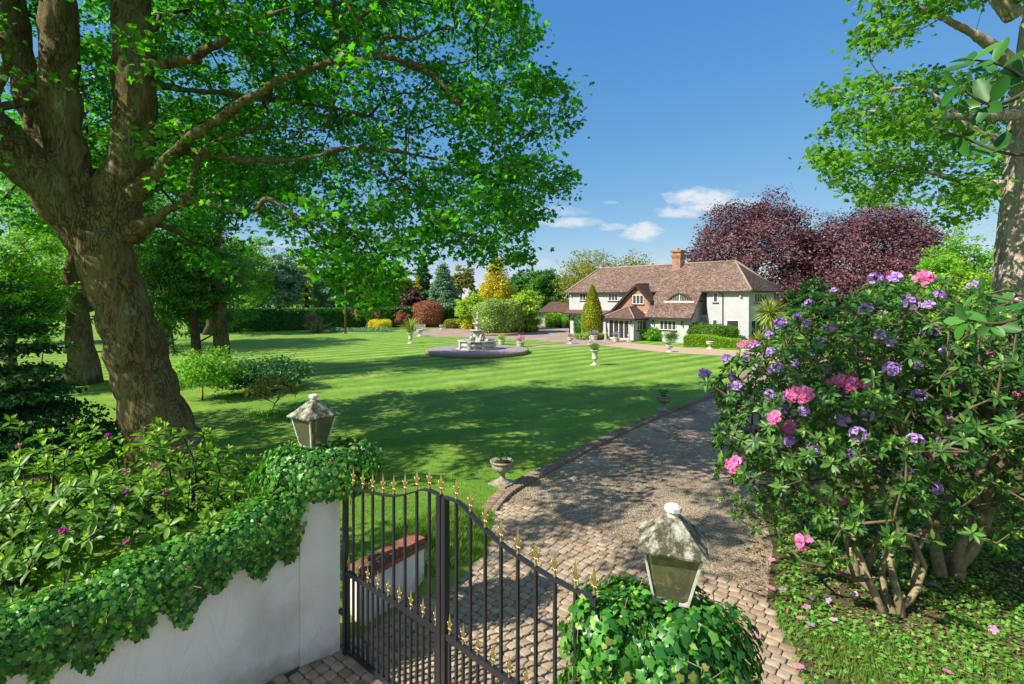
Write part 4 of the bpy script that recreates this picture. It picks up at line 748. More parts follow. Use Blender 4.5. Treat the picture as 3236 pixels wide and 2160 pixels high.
def figure(mb, h, o=(0, 0, 0)):
    """draped standing figure of height h on its own base, one arm raised"""
    o = Vector(o); S_ = lambda l: [o+Vector(p)*h for p in l]
    mb.lathe([(.17*h, 0), (.17*h, .05*h), (.14*h, .06*h)], o, 12, smooth=False)
    mb.tube(S_([(0, 0, .05), (.01, 0, .2), (.03, 0, .38), (.0, 0, .5), (-.01, 0, .56), (0, 0, .66), (.01, 0, .76), (.01, 0, .8), (.01, 0, .84), (.01, 0, .86)]), [.11*h, .10*h, .10*h, .105*h, .08*h, .095*h, .085*h, .035*h, .03*h, .03*h], 12)
    mb.tube(S_([(.01, 0, .84), (.01, -.005, .87), (.01, -.01, .91), (.01, -.005, .96), (.01, 0, .985)]), [.03*h, .05*h, .06*h, .052*h, .02*h], 10)
    mb.tube(S_([(.07, 0, .75), (.14, -.02, .7), (.17, -.08, .62), (.13, -.14, .6)]), [.035*h, .03*h, .025*h, .018*h], 7)
    mb.tube(S_([(-.06, 0, .75), (-.13, 0, .66), (-.12, -.07, .57), (-.04, -.11, .54)]), [.035*h, .03*h, .025*h, .018*h], 7)
    mb.tube(S_([(-.07, -.06, .52), (-.02, -.1, .42), (.05, -.1, .3), (.09, -.07, .12), (.1, -.05, .06)]), [.02*h, .035*h, .04*h, .04*h, .03*h], 7)
m_ = MB(); figure(m_, .62, (0, 0, 2.46)); m_.build('figure', M['stone_white'], ft)
# ---------------------------------------------------------------- urns, pots, statues
def spray(n, r, h, z0, out=.6):
    P = np.zeros((n, 3)); a = R.random(n)*6.283; rr = r*np.sqrt(R.random(n)); hh = R.random(n)**.7; P[:, 0] = rr*np.cos(a)*(.4+.6*hh); P[:, 1] = rr*np.sin(a)*(.4+.6*hh); P[:, 2] = z0+h*hh*(1-.35*(rr/r)**2)
    D = rdir(n)*.6; D[:, :2] += P[:, :2]/max(r, .01)*out; D[:, 2] += .35; return P, D, rdir(n)+np.array([0, 0, .6])
BOWL = [(.19, 0), (.19, .05), (.14, .06), (.1, .09), (.055, .14), (.05, .2), (.075, .24), (.07, .26), (.16, .29), (.235, .36), (.25, .43), (.235, .47), (.285, .5), (.295, .53), (.27, .54), (.24, .5), (.05, .49)]
CAMP = [(.2, 0), (.2, .07), (.15, .1), (.08, .15), (.065, .26), (.1, .3), (.08, .33), (.17, .37), (.2, .44), (.16, .5), (.165, .72), (.2, .84), (.29, .92), (.31, .95), (.29, .97), (.22, .93), (.05, .9)]
POT = [(.22, 0), (.25, .05), (.3, .25), (.3, .36), (.33, .38), (.33, .43), (.29, .44), (.26, .4), (.05, .4)]
def urn(name, label, pos, prof, mat, plant=None, k=1.0, group=None, nleaf=260, pr=.28, ph=.35, ls=.07, flowers=None, lobes=12, amp=.03, base=True):
    t = thing(name, label, 'urn' if 'urn' in name else 'pot', pos, random.random()*6, group); t.scale = (k, k, k)
    m = MB(); m.lathe(prof, (0, 0, 0), 36, lobes, amp if prof is not POT else 0)
    if base and prof is not POT: m.box(-.24, .24, -.24, .24, -.03, .035)
    m.build('bowl' if prof is not POT else 'pot', M[mat], t); zt = prof[-1][1]
    s = MB(); s.lathe([(prof[-2][0], zt), (prof[-2][0]*.5, zt+.02), (.001, zt+.025)], n=20); s.build('compost', M['compost'], t)
    if plant:
        P, D, N_ = spray(nleaf, pr, ph, zt+.01); leafmesh('plant', M[plant], t, P, D, N_, ls*(.6+.7*R.random(nleaf)), OVAL)
    if flowers:
        P, D, N_ = spray(flowers[1], pr*1.1, ph*1.15, zt+.06); leafmesh('flowers', M[flowers[0]], t, P, D, N_, flowers[2]*(.7+.6*R.random(len(P))), PETAL)
    return t
gB = 'low bowl urns along the drive and paths'; gT = 'tall urns on the lawn'; gP = 'white flower pots beside the fountain'
def gz(p): return Vector((p.x, p.y, float(hgt(p.x, p.y))+.03))
urn('garden_urn', 'weathered stone bowl urn on the lawn edge nearest the gate', gz(gp(1588, 1530, .05)), BOWL, 'stone_old', 'l_dark', 1.0, gB, 130, .17, .26, .08)
urn('garden_urn', 'weathered stone bowl urn halfway up the brick kerb of the drive', gz(gp(2098, 1293, .05)), BOWL, 'stone_old', 'l_green', 1.02, gB, 160, .2, .3, .08)
urn('garden_urn', 'tall white urn full of ferny green alone on the striped lawn before the house', gp(1879.5, 1153), CAMP, 'stone_white', 'l_green', 1.02, gT, 700, .36, .5, .08)
urn('garden_urn', 'tall white urn of green foliage left of the fountain', gp(1297, 1084), CAMP, 'stone_white', 'l_green', 1.0, gT, 600, .34, .42, .08)
urn('garden_urn', 'low white bowl urn beside the bench at the edge of the forecourt', gp(1326.7, 1061.6), BOWL, 'stone_white', None, 1.45, gB)
urn('garden_urn', 'low white bowl urn in front of the red clipped ball', gp(1394.8, 1040), BOWL, 'stone_white', 'l_green', 1.1, gB, 50, .2, .2, .1)
urn('garden_urn', 'low white bowl urn at the point where forecourt and path meet', gp(1802.6, 1085.5), BOWL, 'stone_white', 'l_dark', 1.1, gB, 90, .2, .35, .09)
urn('garden_urn', 'low white bowl urn with purple leaves on the near edge of the tan path', gp(2115, 1112), BOWL, 'stone_white', 'l_copper', 1.05, gB, 120, .22, .25, .09)
urn('garden_urn', 'low white bowl urn on the grass before the wavy clipped hedge', gp(2243, 1100.8), BOWL, 'stone_white', None, 1.15, gB)
urn('garden_urn', 'low white bowl urn half hidden by the big rhododendron', gp(2354.6, 1127), BOWL, 'stone_white', 'l_green', 1.1, gB, 60, .22, .2, .09)
urn('flower_pot', 'white pot of pale green hydrangea right of the fountain', gp(1584.5, 1089), POT, 'stone_white', 'l_lime', 1.05, gP, 420, .42, .5, .13)
urn('flower_pot', 'white pot with magenta blooms right of the fountain', gp(1645, 1096), POT, 'stone_white', 'l_green', 1.1, gP, 200, .3, .45, .1, ('p_pink', 60, .14))
urn('flower_pot', 'white pot of lilac flowers beside the golden conifer', gp(1877.8, 1074), POT, 'stone_white', 'l_green', 1.15, 'pots of lilac flowers at the porch', 160, .36, .4, .1, ('p_lilac', 80, .11))
urn('flower_pot', 'white pot of lilac flowers in front of the porch doors', gp(1947, 1080), POT, 'stone_white', 'l_green', 1.1, 'pots of lilac flowers at the porch', 160, .36, .45, .1, ('p_lilac', 70, .11))
for px, py in ((1771.5, 1036), (1783, 1037)):
    urn('flower_pot', 'dark pot with bushy green shrub by the hedge behind the house' if px < 1775 else 'dark pot with bushy green shrub nearest the corner of the house', gp(px, py), POT, 'dark_trim', 'l_bright', 1.2, 'dark shrub pots behind the house', 700, .45, 1.1, .14)
def statue(label, pos, h, plinth=0):
    t = thing('statue', label, 'statue', pos, 0, 'white statues round the forecourt'); m = MB()
    if plinth: p = MB(); p.box(-.22, .22, -.22, .22, 0, .06); p.box(-.17, .17, -.17, .17, .06, plinth-.05); p.box(-.21, .21, -.21, .21, plinth-.05, plinth); p.build('plinth', M['stone_white'], t)
    figure(m, h, (0, 0, plinth)); m.build('figure', M['stone_white'], t)
statue('white draped statue standing left of the porch doors', gp(1913.5, 1075), 1.15)
statue('small white statue on a plinth at the corner of the striped lawn', gp(1865, 1088.5), .58, .34)
statue('white statue standing by the right pier of the porch', gp(1987, 1080), .85, .12)
# bench by the forecourt
bp_ = gp(1326, 1046); bt = thing('garden_bench', 'pale slatted bench at the left edge of the forecourt', 'bench', bp_, .15)
m_ = MB(); [m_.box(-.75, .75, -.22+.11*i, -.13+.11*i, .42, .45) for i in range(4)]; m_.build('seat', M['stone_white'], bt)
m_ = MB(); [m_.box(-.75, .75, .24, .27, .52+.13*i, .6+.13*i) for i in range(3)]; m_.build('backrest', M['stone_white'], bt)
for x in (-.7, .7):
    for yv, z in ((-.2, .62), (.25, .92)): m_ = MB(); m_.box(x-.035, x+.035, yv-.03, yv+.03, 0, z); m_.build('leg', M['stone_white'], bt)
    m_ = MB(); m_.box(x-.04, x+.04, -.26, .27, .62, .66); m_.build('armrest', M['stone_white'], bt)
# pole
pp = gp(1091.7, 1054); t = thing('wooden_pole', 'slender brown wooden pole at the left flower bed', 'pole', pp); m_ = MB(); m_.tube([(0, 0, 0), (0, 0, 3), (0, 0, 6.8)], [.13, .12, .1], 10); m_.build('pole', M['bark'], t)
m_ = MB(); m_.tube([(0, 0, 6.5), (15, 12, 6.0), (38, 30, 6.4)], .015, 4); m_.tube([(0, 0, 6.5), (-10, 8, 6.6), (-30, 26, 8.5)], .015, 4); m_.build('cable', M['black'], t)
from mathutils import noise as mn
def knobbly(o, vox, amp, f=(2.2, .9)):
    m = o.modifiers.new('r', 'REMESH'); m.mode = 'VOXEL'; m.voxel_size = vox; m2 = o.modifiers.new('s', 'SMOOTH'); m2.iterations = 7; m2.factor = .6
    dg = bpy.context.evaluated_depsgraph_get(); me = bpy.data.meshes.new_from_object(o.evaluated_get(dg)); o.modifiers.clear(); old = o.data; o.data = me; mat_ = old.materials[0]
    if not me.materials: me.materials.append(mat_)
    n = len(me.vertices); co = np.zeros(n*3, np.float32); me.vertices.foreach_get('co', co); no = np.zeros(n*3, np.float32); me.vertices.foreach_get('normal', no); co = co.reshape(-1, 3); no = no.reshape(-1, 3)
    h = np.array([mn.noise((x*f[0], y*f[0], z*f[1]))+.5*mn.noise((x*f[0]*3, y*f[0]*3, z*f[1]*2.2))+.4*abs(mn.noise((x*9, y*9, z*2.4))) for x, y, z in co.tolist()])
    co += no*(h*amp)[:, None]; me.vertices.foreach_set('co', co.ravel()); me.polygons.foreach_set('use_smooth', np.ones(len(me.polygons), bool)); me.update()
# ---------------------------------------------------------------- the great sycamore
S0 = ad(372, 1040, 13.6); S0.z = .2
def dl(l): return [ad(x, y, z) for x, y, z in l]
LIMBS = [
 ([(400, 1090, 13.6), (372, 1000, 13.6), (340, 900, 13.6), (312, 800, 13.5), (280, 700, 13.4), (248, 610, 13.3), (232, 540, 13.2)], [1.1, .80, .70, .66, .62, .63, .64], 0),
 ([(250, 600, 13.3), (150, 470, 12.9), (75, 390, 12.6), (0, 320, 12.2), (-130, 190, 11.8), (-260, 20, 11.5), (-360, -200, 11.5)], [.55, .52, .50, .47, .40, .3, .16], 0),
 ([(232, 540, 13.2), (190, 460, 13.2), (150, 330, 13.1), (137, 200, 13.0), (137, 80, 12.9), (125, -60, 12.8), (90, -300, 12.6), (60, -520, 12.4)], [.55, .46, .42, .40, .38, .36, .25, .12], 0),
 ([(215, 500, 13.6), (130, 380, 13.9), (75, 240, 14.1), (40, 110, 14.2), (15, -60, 14.3), (-60, -350, 14.5)], [.42, .38, .34, .33, .30, .15], 0),
 ([(250, 540, 13.3), (275, 430, 13.4), (305, 320, 13.5), (306, 160, 13.5), (302, 0, 13.6), (310, -180, 13.8), (350, -450, 14)], [.58, .52, .48, .46, .42, .34, .15], 0),
 ([(290, 470, 13.3), (345, 410, 13.1), (394, 355, 12.9), (440, 315, 12.6), (509, 268, 12.3), (579, 222, 12), (648, 180, 11.8), (764, 139, 11.5)], [.28, .18, .145, .13, .115, .10, .09, .075], 1),
 ([(764, 146, 11.5), (861, 128, 11.4), (924, 142, 11.4), (986, 167, 11.5), (1049, 233, 11.6), (1140, 290, 11.8)], [.09, .085, .08, .075, .06, .03], 1),
 ([(861, 128, 11.4), (886, 83, 11.5), (945, 90, 11.6), (1007, 67, 11.8), (1111, 62, 12)], [.06, .055, .05, .04, .02], 1),
 ([(400, 352, 12.9), (430, 345, 13), (509, 361, 13.2), (648, 368, 13.6), (718, 359, 13.8), (799, 340, 14), (903, 346, 14.2), (1007, 366, 14.4), (1130, 400, 14.6)], [.14, .1, .085, .08, .075, .075, .06, .045, .02], 1),
 ([(310, 160, 13.5), (361, 148, 13.2), (417, 139, 12.8), (463, 123, 12.5), (560, 60, 12.2), (680, 10, 12)], [.25, .14, .125, .11, .08, .04], 1),
 ([(310, 190, 13.5), (361, 194, 13.8), (417, 204, 14.2), (509, 213, 14.8), (602, 227, 15.2), (694, 236, 15.6), (820, 260, 16), (960, 300, 16.2)], [.24, .12, .1, .095, .09, .08, .06, .03], 1),
 ([(300, 540, 13.2), (350, 505, 13.1), (394, 477, 13), (430, 454, 13), (444, 398, 13), (463, 343, 13), (509, 319, 13.1), (620, 290, 13.3), (740, 300, 13.6)], [.3, .16, .125, .11, .09, .08, .065, .05, .03], 1),
 ([(425, 460, 13), (470, 470, 13), (509, 477, 13), (579, 486, 12.9), (611, 454, 12.8), (671, 491, 12.7), (736, 521, 12.6), (778, 542, 12.5), (861, 542, 12.4), (980, 560, 12.4)], [.1, .075, .07, .068, .062, .055, .05, .045, .035, .02], 1),
 ([(799, 342, 14), (880, 400, 14), (960, 455, 14), (1040, 520, 14), (1100, 590, 14)], [.06, .05, .045, .03, .015], 1),
 ([(345, 510, 13.3), (420, 540, 14.5), (470, 600, 15.5), (560, 650, 16.5)], [.08, .07, .05, .025], 1),
 ([(60, 375, 12.6), (-10, 240, 12), (20, 130, 11.5), (-40, 60, 11)], [.14, .12, .1, .08], 1),
 ([(140, 180, 13), (60, 230, 12.5), (-30, 250, 12)], [.12, .1, .08], 1),
]
st = thing('sycamore_tree', 'huge leaning sycamore with forked brown trunk beside the garden wall', 'tree', S0)
tm = MB(); skp, skr, skpar = [], [], []
for pts, rs, kind in LIMBS:
    P = catmull([tuple(p) for p in dl(pts)], 5); rr = catmull([(r, 0, 0) for r in rs], 5); n_ = 20 if rs[0] > .3 else 10
    rr_ = [float(r[0]) for r in rr]; big = rs[0] > .4
    P = [p+np.array([math.sin(i*1.3+rs[0]*40), math.cos(i*1.9), math.sin(i*.9)])*(.03 if big else .05)*min(1, rr_[i]*3) for i, p in enumerate(P)]
    rr_ = [r*(1+.04*math.sin(i*1.7+7*rs[0])) for i, r in enumerate(rr_)]
    tm.tube([Vector(p)-S0 for p in P], rr_, n_, True, .07 if big else .05)
    b0 = len(skp)
    for i, (p, r) in enumerate(zip(P, rr_)): skp.append(p); skr.append(r); skpar.append(b0+i-1 if i else -1)
knobbly(tm.build('trunk', M['bark'], st), .045, .05)
skp = np.array(skp)
for i, q in enumerate(skpar):
    if q == -1 and i > 0: skpar[i] = int(np.argmin(np.linalg.norm(skp[:i]-skp[i], axis=1)))
# crown volume: limited where the picture shows its outline, full above and behind
SYC = [(-900, -900), (1180, -900), (1225, -200), (1232, 20), (1250, 70), (1215, 130), (1250, 150), (1335, 215), (1345, 275), (1300, 330), (1270, 350), (1335, 400), (1338, 450), (1270, 490), (1232, 510), (1215, 560), (1235, 600), (1180, 615), (1160, 640), (1090, 610), (1010, 590), (960, 620), (900, 680), (850, 725), (790, 700), (740, 650), (660, 570), (600, 520), (560, 600), (520, 640), (430, 620), (350, 560), (-900, 600)]
def proj(P): return np.stack([(P[:, 0]/P[:, 1]*F+CX)/K, (CY-(P[:, 2]-H)/P[:, 1]*F)/K], 1)
Q = np.stack([R.uniform(-20, 4.2, 60000), R.uniform(8.6, 21, 60000), R.uniform(4.2, 17, 60000)], 1)
k = inpoly(proj(Q), SYC); cc = np.array([-8.0, 14.4, 8.5])
e_ = ((Q-cc)/np.array([12.3, 6.6, 8.6])); rr = (e_**2).sum(1); k &= (rr < 1)
lump = np.sin(Q[:, 0]*1.1+1)*np.sin(Q[:, 1]*1.2)*np.sin(Q[:, 2]*1.5+.5)+.5*np.sin(Q[:, 0]*2.3)*np.sin(Q[:, 2]*2.7+1)
k &= lump > -.02; keep = (rr > .3) | (R.random(len(Q)) < .4); k &= keep
# keep the trunk and limbs readable: no clumps between the eye and the fork
pq = proj(Q); nearTrunk = (pq[:, 0] > -40) & (pq[:, 0] < 420) & (pq[:, 1] > -20) & (Q[:, 1] < 13.9); k &= ~(nearTrunk & (R.random(len(Q)) < .96)); k &= ~((pq[:, 0] > 400) & (pq[:, 0] < 1020) & (pq[:, 1] > 60) & (pq[:, 1] < 560) & (Q[:, 1] < 12.9) & (R.random(len(Q)) < .85)); k &= ~((pq[:, 1] > 530) & (R.random(len(Q)) < .6))
k &= ~((pq[:, 1] > 560) & (pq[:, 0] < 420)); Q = Q[k][:2350]
Qn = np.stack([R.uniform(-10.5, 1, 9000), R.uniform(4.2, 9.2, 9000), R.uniform(7.4, 12, 9000)], 1); pn_ = proj(Qn); kn = (pn_[:, 1] < -150) & (np.sin(Qn[:, 0]*1.3)*np.sin(Qn[:, 1]*1.5+1)*np.sin(Qn[:, 2]*1.2) > .1); Q = np.concatenate([Q, Qn[kn & (np.sin(Qn[:, 0]*2.1+1)*np.sin(Qn[:, 1]*2.3) > .1)][:210]])
Qd = np.array([ad(x, y, z) for x, y, z in zip(R.uniform(640, 1230, 6000), R.uniform(440, 720, 6000), R.uniform(10.5, 14.5, 6000))]); kd = inpoly(proj(Qd), SYC) & (np.sin(Qd[:, 0]*2)*np.sin(Qd[:, 2]*2.2) > -.45); Q = np.concatenate([Q, Qd[kd][:90]])
Qb = np.stack([R.uniform(-16, -1.5, 9000), R.uniform(14.6, 20.5, 9000), R.uniform(6, 17, 9000)], 1); pb_ = proj(Qb); kb = inpoly(pb_, SYC) & (pb_[:, 0] > 150) & (pb_[:, 0] < 900) & (pb_[:, 1] < 430) & (pb_[:, 1] > -250); Q = np.concatenate([Q, Qb[kb][:520]])
ea, eb_, era, erb, tips = grow(skp, skpar, skr, Q, step=.55, wig=.09, tip=.006, bias=.12, sag=.04)
edges_mesh('branches', M['twig'], st, ea, eb_, era, erb, 5, tuple(S0))
C = np.concatenate([tips, ea[R.random(len(ea)) < .10]]); LP, D, N_ = cluster(C, 36, .30, .42, .9, .45, None)
pl = proj(LP); kk = inpoly(pl, SYC) | (pl[:, 0] < -20) | (R.random(len(LP)) < .12); LP, D, N_ = LP[kk], D[kk], N_[kk]
leafmesh('crown', M['l_syc'], st, LP, D, N_, .155*(.5+.7*R.random(len(LP))), MAP, tuple(S0))
# sprays hanging in front of the trunk fork
fs = np.array([ad(330, 310, 11.8), ad(390, 290, 11.6), ad(360, 345, 11.6), ad(300, 335, 11.8), ad(450, 330, 11.5), ad(330, 90, 11.2), ad(310, 60, 11.4), ad(70, 180, 11.5)]); LP, D, N_ = cluster(fs, 16, .3, .3, .9, .3)
leafmesh('lower_sprays', M['l_syc2'], st, LP, D, N_, .19*(.7+.5*R.random(len(LP))), MAP, tuple(S0))
# ---------------------------------------------------------------- right sycamore trunk and crown
T0 = Vector((16.85, 17.2, 0)); st2 = thing('sycamore_tree', 'tall pale barked sycamore at the right edge behind the rhododendrons', 'tree', T0)
sk = [T0+Vector(p) for p in ((.5, 0, -.2), (.15, 0, 1.2), (.05, 0, 3), (.1, 0, 5), (.25, .1, 7), (.35, .1, 9), (.5, .2, 11.5), (.8, .3, 14), (1, .3, 17))]; rs = [1.35, 1.02, .9, .82, .74, .66, .55, .4, .15]
P = catmull([tuple(p) for p in sk], 4); rr = [float(r[0]) for r in catmull([(r, 0, 0) for r in rs], 4)]
m_ = MB(); m_.tube([Vector(p)-T0 for p in P], rr, 22, True, .06)
m_.tube([Vector((-.15, -.6, 4.6)), Vector((-.3, -.85, 4.7)), Vector((-.35, -.95, 4.62))], [.3, .26, .12], 10)
skp2 = list(P); skr2 = rr[:]; skpar2 = [-1]+list(range(len(P)-1))
for lim, lr in (([(2330, 262, 17), (2250, 268, 16.2), (2160, 266, 15.8), (2060, 262, 15.5), (1960, 250, 15.3)], [.2, .13, .11, .08, .03]),
                ([(2320, 330, 17), (2240, 300, 17), (2170, 240, 17.2), (2100, 200, 17.4), (2000, 215, 17.5), (1900, 230, 17.5)], [.16, .1, .09, .07, .05, .02]),
                ([(2330, 150, 17), (2270, 100, 16.8), (2200, 60, 16.6), (2120, 20, 16.5), (2040, -20, 16.5)], [.26, .17, .12, .08, .04]),
                ([(2310, 420, 17), (2230, 420, 17.6), (2150, 400, 18), (2060, 380, 18.3), (1960, 360, 18.5)], [.14, .1, .08, .06, .02]),
                ([(2330, 40, 17), (2260, -60, 17), (2200, -200, 17)], [.3, .24, .12])):
    PL_ = catmull([tuple(p) for p in dl(lim)], 4); lr_ = [float(r[0]) for r in catmull([(r, 0, 0) for r in lr], 4)]; m_.tube([Vector(p)-T0 for p in PL_], lr_, 9, True, .05)
    b0 = len(skp2)
    for i, (p, r) in enumerate(zip(PL_, lr_)): skp2.append(p); skr2.append(r); skpar2.append(b0+i-1 if i else int(np.argmin(np.linalg.norm(np.array(skp2[:b0])-p, axis=1))))
knobbly(m_.build('trunk', M['bark_pale'], st2), .05, .045)
RC = [[(1960, -900), (1990, -5), (2050, 60), (2085, 50), (2150, 40), (2260, 10), (2700, -50), (2900, -900)],
      [(1945, 95), (1935, 140), (1970, 160), (2025, 105), (2065, 135), (2110, 95), (2080, 20), (1985, 30)],
      [(1855, 205), (1860, 232), (1925, 255), (1842, 320), (1850, 365), (1880, 400), (1905, 430), (1960, 445), (1965, 475), (2010, 480), (2100, 462), (2160, 520), (2240, 500), (2300, 440), (2500, 500), (2900, 500), (2900, 0), (2330, 150), (2230, 170), (2150, 140), (2085, 158), (2000, 175), (1930, 180)]]
Q = np.stack([R.uniform(6.5, 27, 90000), R.uniform(13.5, 22, 90000), R.uniform(5.5, 19, 90000)], 1); pq = proj(Q); k = np.zeros(len(Q), bool)
for p_ in RC: k |= inpoly(pq, p_)
lump = np.sin(Q[:, 0]*1.4+2)*np.sin(Q[:, 1]*1.2)*np.sin(Q[:, 2]*2.1+.5); k &= lump > .02; k &= ~((pq[:, 0] > 2255) & (pq[:, 1] > 180) & (Q[:, 1] < 17.5))
Q = Q[k][:1000]
ea, eb_, era, erb, tips = grow(np.array(skp2), skpar2, skr2, Q, step=.6, wig=.09, tip=.006, bias=.15)
edges_mesh('branches', M['twig'], st2, ea, eb_, era, erb, 5, tuple(T0))
LP, D, N_ = cluster(np.concatenate([tips, ea[R.random(len(ea)) < .08]]), 34, .34, .42, .9, .4); pl = proj(LP); kk = np.zeros(len(LP), bool)
for p_ in RC: kk |= inpoly(pl, p_)
kk |= R.random(len(LP)) < .25; LP, D, N_ = LP[kk], D[kk], N_[kk]
leafmesh('crown', M['l_syc2'], st2, LP, D, N_, .185*(.6+.6*R.random(len(LP))), MAP, tuple(T0))
# ---------------------------------------------------------------- rhododendrons
def whorls(T, O, per=9, L_=.14, new=.35, tilt=.25):
    """leaf whorls at shoot tips T with outward axis O; returns old leaves and new shoots"""
    n = len(T); a = (np.arange(per)/per*2*math.pi)[None, :]+R.random((n, 1))*6.28+R.normal(size=(n, per))*.2
    O = nrm(O); ref = np.where(np.abs(O[:, 2:3]) > .9, [[1.0, 0, 0]], [[0, 0, 1.0]]); U = nrm(np.cross(O, ref)); V = np.cross(O, U)
    rad = np.cos(a)[..., None]*U[:, None, :]+np.sin(a)[..., None]*V[:, None, :]; el = (tilt+R.normal(size=(n, per))*.25)[..., None]
    D = rad+O[:, None, :]*el; D[..., 2] -= .12; N_ = O[:, None, :]-rad*el+R.normal(size=(n, per, 3))*.18
    P = T[:, None, :]-O[:, None, :]*(R.random((n, per, 1))*.05)+rad*.008
    old = (P.reshape(-1, 3), D.reshape(-1, 3), N_.reshape(-1, 3), (L_*(.65+.5*R.random((n, per)))).ravel())
    m = R.random(n) < new; k = 6; T2, O2, U2, V2 = T[m], O[m], U[m], V[m]; a = (np.arange(k)/k*2*math.pi)[None, :]+R.random((m.sum(), 1))*6.28
    rad = np.cos(a)[..., None]*U2[:, None, :]+np.sin(a)[..., None]*V2[:, None, :]; D = rad*(.25+.4*R.random((m.sum(), k, 1)))+O2[:, None, :]
    P = T2[:, None, :]+O2[:, None, :]*.02+rad*.004; N_ = -rad+O2[:, None, :]*.5
    nw = (P.reshape(-1, 3), D.reshape(-1, 3), N_.reshape(-1, 3), (L_*.6*(.6+.5*R.random((m.sum(), k)))).ravel()); return old, nw
def truss(seed, L_=.055):
    rs_ = np.random.default_rng(seed); n = 14; o = rs_.normal(size=(n, 3)); o[:, 2] = np.abs(o[:, 2])+.1; o = nrm(o); C = o*.055; P, D, N_ = [], [], []
    for c, d in zip(C, o):
        u = np.cross(d, [.3, .2, 1]); u /= np.linalg.norm(u); v = np.cross(d, u)
        for j in range(5): a = j*1.2566+rs_.random(); r = math.cos(a)*u+math.sin(a)*v; P.append(c); D.append(r*.85+d*.75); N_.append(d-r*.6+rs_.normal(size=3)*.15)
    return np.array(P), np.array(D), np.array(N_), L_*(.8+.4*rs_.random(len(P)))
TR = {}
for nm in ('p_lilac', 'p_pink', 'p_mag', 'p_blush', 'p_red'):
    for q in range(2):
        P, D, N_, S = truss(hash(nm) % 97+q if False else len(nm)*7+q); o = leafmesh('blossom', M[nm], None, P, D, N_, S, PETAL); TR[nm, q] = o.data; bpy.data.objects.remove(o)
def put_truss(parent, p, o, mat, k=1.0, base=None):
    b = link('blossom', TR[mat, random.randrange(2)], None, parent, Vector(p)-Vector(base)); b.rotation_euler = Vector(o).to_track_quat('Z', 'Y').to_euler(); b.scale = (k, k, k)
def rhodo(name, label, bases, Q, O, stem='twig_pale', per=9, L_=.14, new=.35, bl=(), leaf='l_rho', rr0=.09, tip=.006, extra=None, cat='rhododendron', fill=1.0, newleaf='l_rho_new', sagg=.1, expo=2.6):
    base = tuple(bases[0]); t = thing(name, label, cat, base)
    skp, skr, par = [], [], []
    for b in bases:
        b = np.array(b); tg = Q[R.integers(0, len(Q))]*.6+Q.mean(0)*.4; cdir = tg-b; h = .42*np.linalg.norm(cdir); cdir[2] *= 1.25; cdir /= np.linalg.norm(cdir)
        b0 = len(skp); bend = R.normal(size=3)*.12
        for q in range(6): skp.append(b+cdir*h*q/5+bend*math.sin(q/5*math.pi)*h+R.normal(size=3)*.012*q); skr.append(rr0*(1.35-.13*q)); par.append(b0+q-1 if q else -1)
    a, b_, ra, rb, tips = grow(np.array(skp), par, np.array(skr)*.999, Q, step=.28, wig=.15, tip=tip, bias=.3, sag=sagg, expo=expo)
    m = MB()
    for i in range(0, len(skp), 6): m = MB(); m.tube([Vector(p)-Vector(base) for p in skp[i:i+6]], skr[i:i+6], 9, True, .1); m.build('stem', M[stem], t); edges_mesh('branches', M[stem], t, a, b_, ra, rb, 6, base)
    old, nw = whorls(Q, O, per, L_, new)
    k = R.random(len(a)) < .35*fill; mid = a[k]; o2 = nrm(a[k]-b_[k]); o2[:, 2] += .5; old2, _ = whorls(mid, o2, 5, L_*.9, 0)
    leafmesh('foliage', M[leaf], t, *[np.concatenate([x, y]) for x, y in zip(old, old2)], OVAL, base)
    leafmesh('new_shoots', M[newleaf], t, *nw, OVAL, base)
    for p, o, mt, kk in bl: put_truss(t, p, o, mt, kk, base)
    return t
def ell_shell(c, r, n, inner=.35, low=-.6, cut=None):
    D = rdir(n*3); D = D[D[:, 2] > low][:n]; k = (inner+(1-inner)*R.random(len(D))**.6)*(1+.13*np.sin(5*D[:, 0]+3*D[:, 2])+.1*np.sin(7*D[:, 1]+2)); Q = np.array(c)+D*np.array(r)*k[:, None]
    O = nrm(D/np.array(r))+np.array([0, 0, .5])+R.normal(size=D.shape)*.25
    if cut is not None: m = cut(Q); Q, O = Q[m], O[m]
    return Q, nrm(O)
# outline of the big right bush as seen from the gate (picture columns/rows in the 2349-wide view)
RB = [(1610, 865), (1640, 842), (1690, 818), (1730, 806), (1765, 775), (1792, 740), (1812, 712), (1850, 682), (1890, 662), (1960, 670), (2000, 640), (2070, 620), (2110, 640), (2200, 620), (2260, 680), (2400, 640), (3200, 600), (3200, 1300), (2400, 1400), (2330, 1290), (2200, 1330), (2100, 1290), (2010, 1260), (1960, 1280), (1880, 1330), (1800, 1280), (1760, 1290), (1730, 1240), (1690, 1190), (1640, 1120), (1640, 1010), (1650, 930)]
cut = lambda Q: (inpoly(proj(Q), RB) & (Q[:, 2] > .25))
Q1, O1 = ell_shell((5.9, 8.3, 2.5), (3.4, 2.2, 2.6), 5200, .4, -.8, cut); Q2, O2 = ell_shell((9.6, 9.4, 2.9), (3.6, 2.8, 2.6), 1300, .5, -.5, cut)
q_ = proj(Q1); k = (q_[:, 1] < 1080) | (R.random(len(Q1)) < .5); Q1, O1 = Q1[k][:2050], O1[k][:2050]; Q2, O2 = Q2[:620], O2[:620]
print('rhodo shoots', len(Q1), len(Q2))
def near_front(px, py, Qs, Os):
    d = np.linalg.norm((proj(Qs)-np.array([px, py])), axis=1)+Qs[:, 1]*6; i = int(np.argmin(d)); return Qs[i]+nrm(Os[i][None])[0]*.05, Os[i]
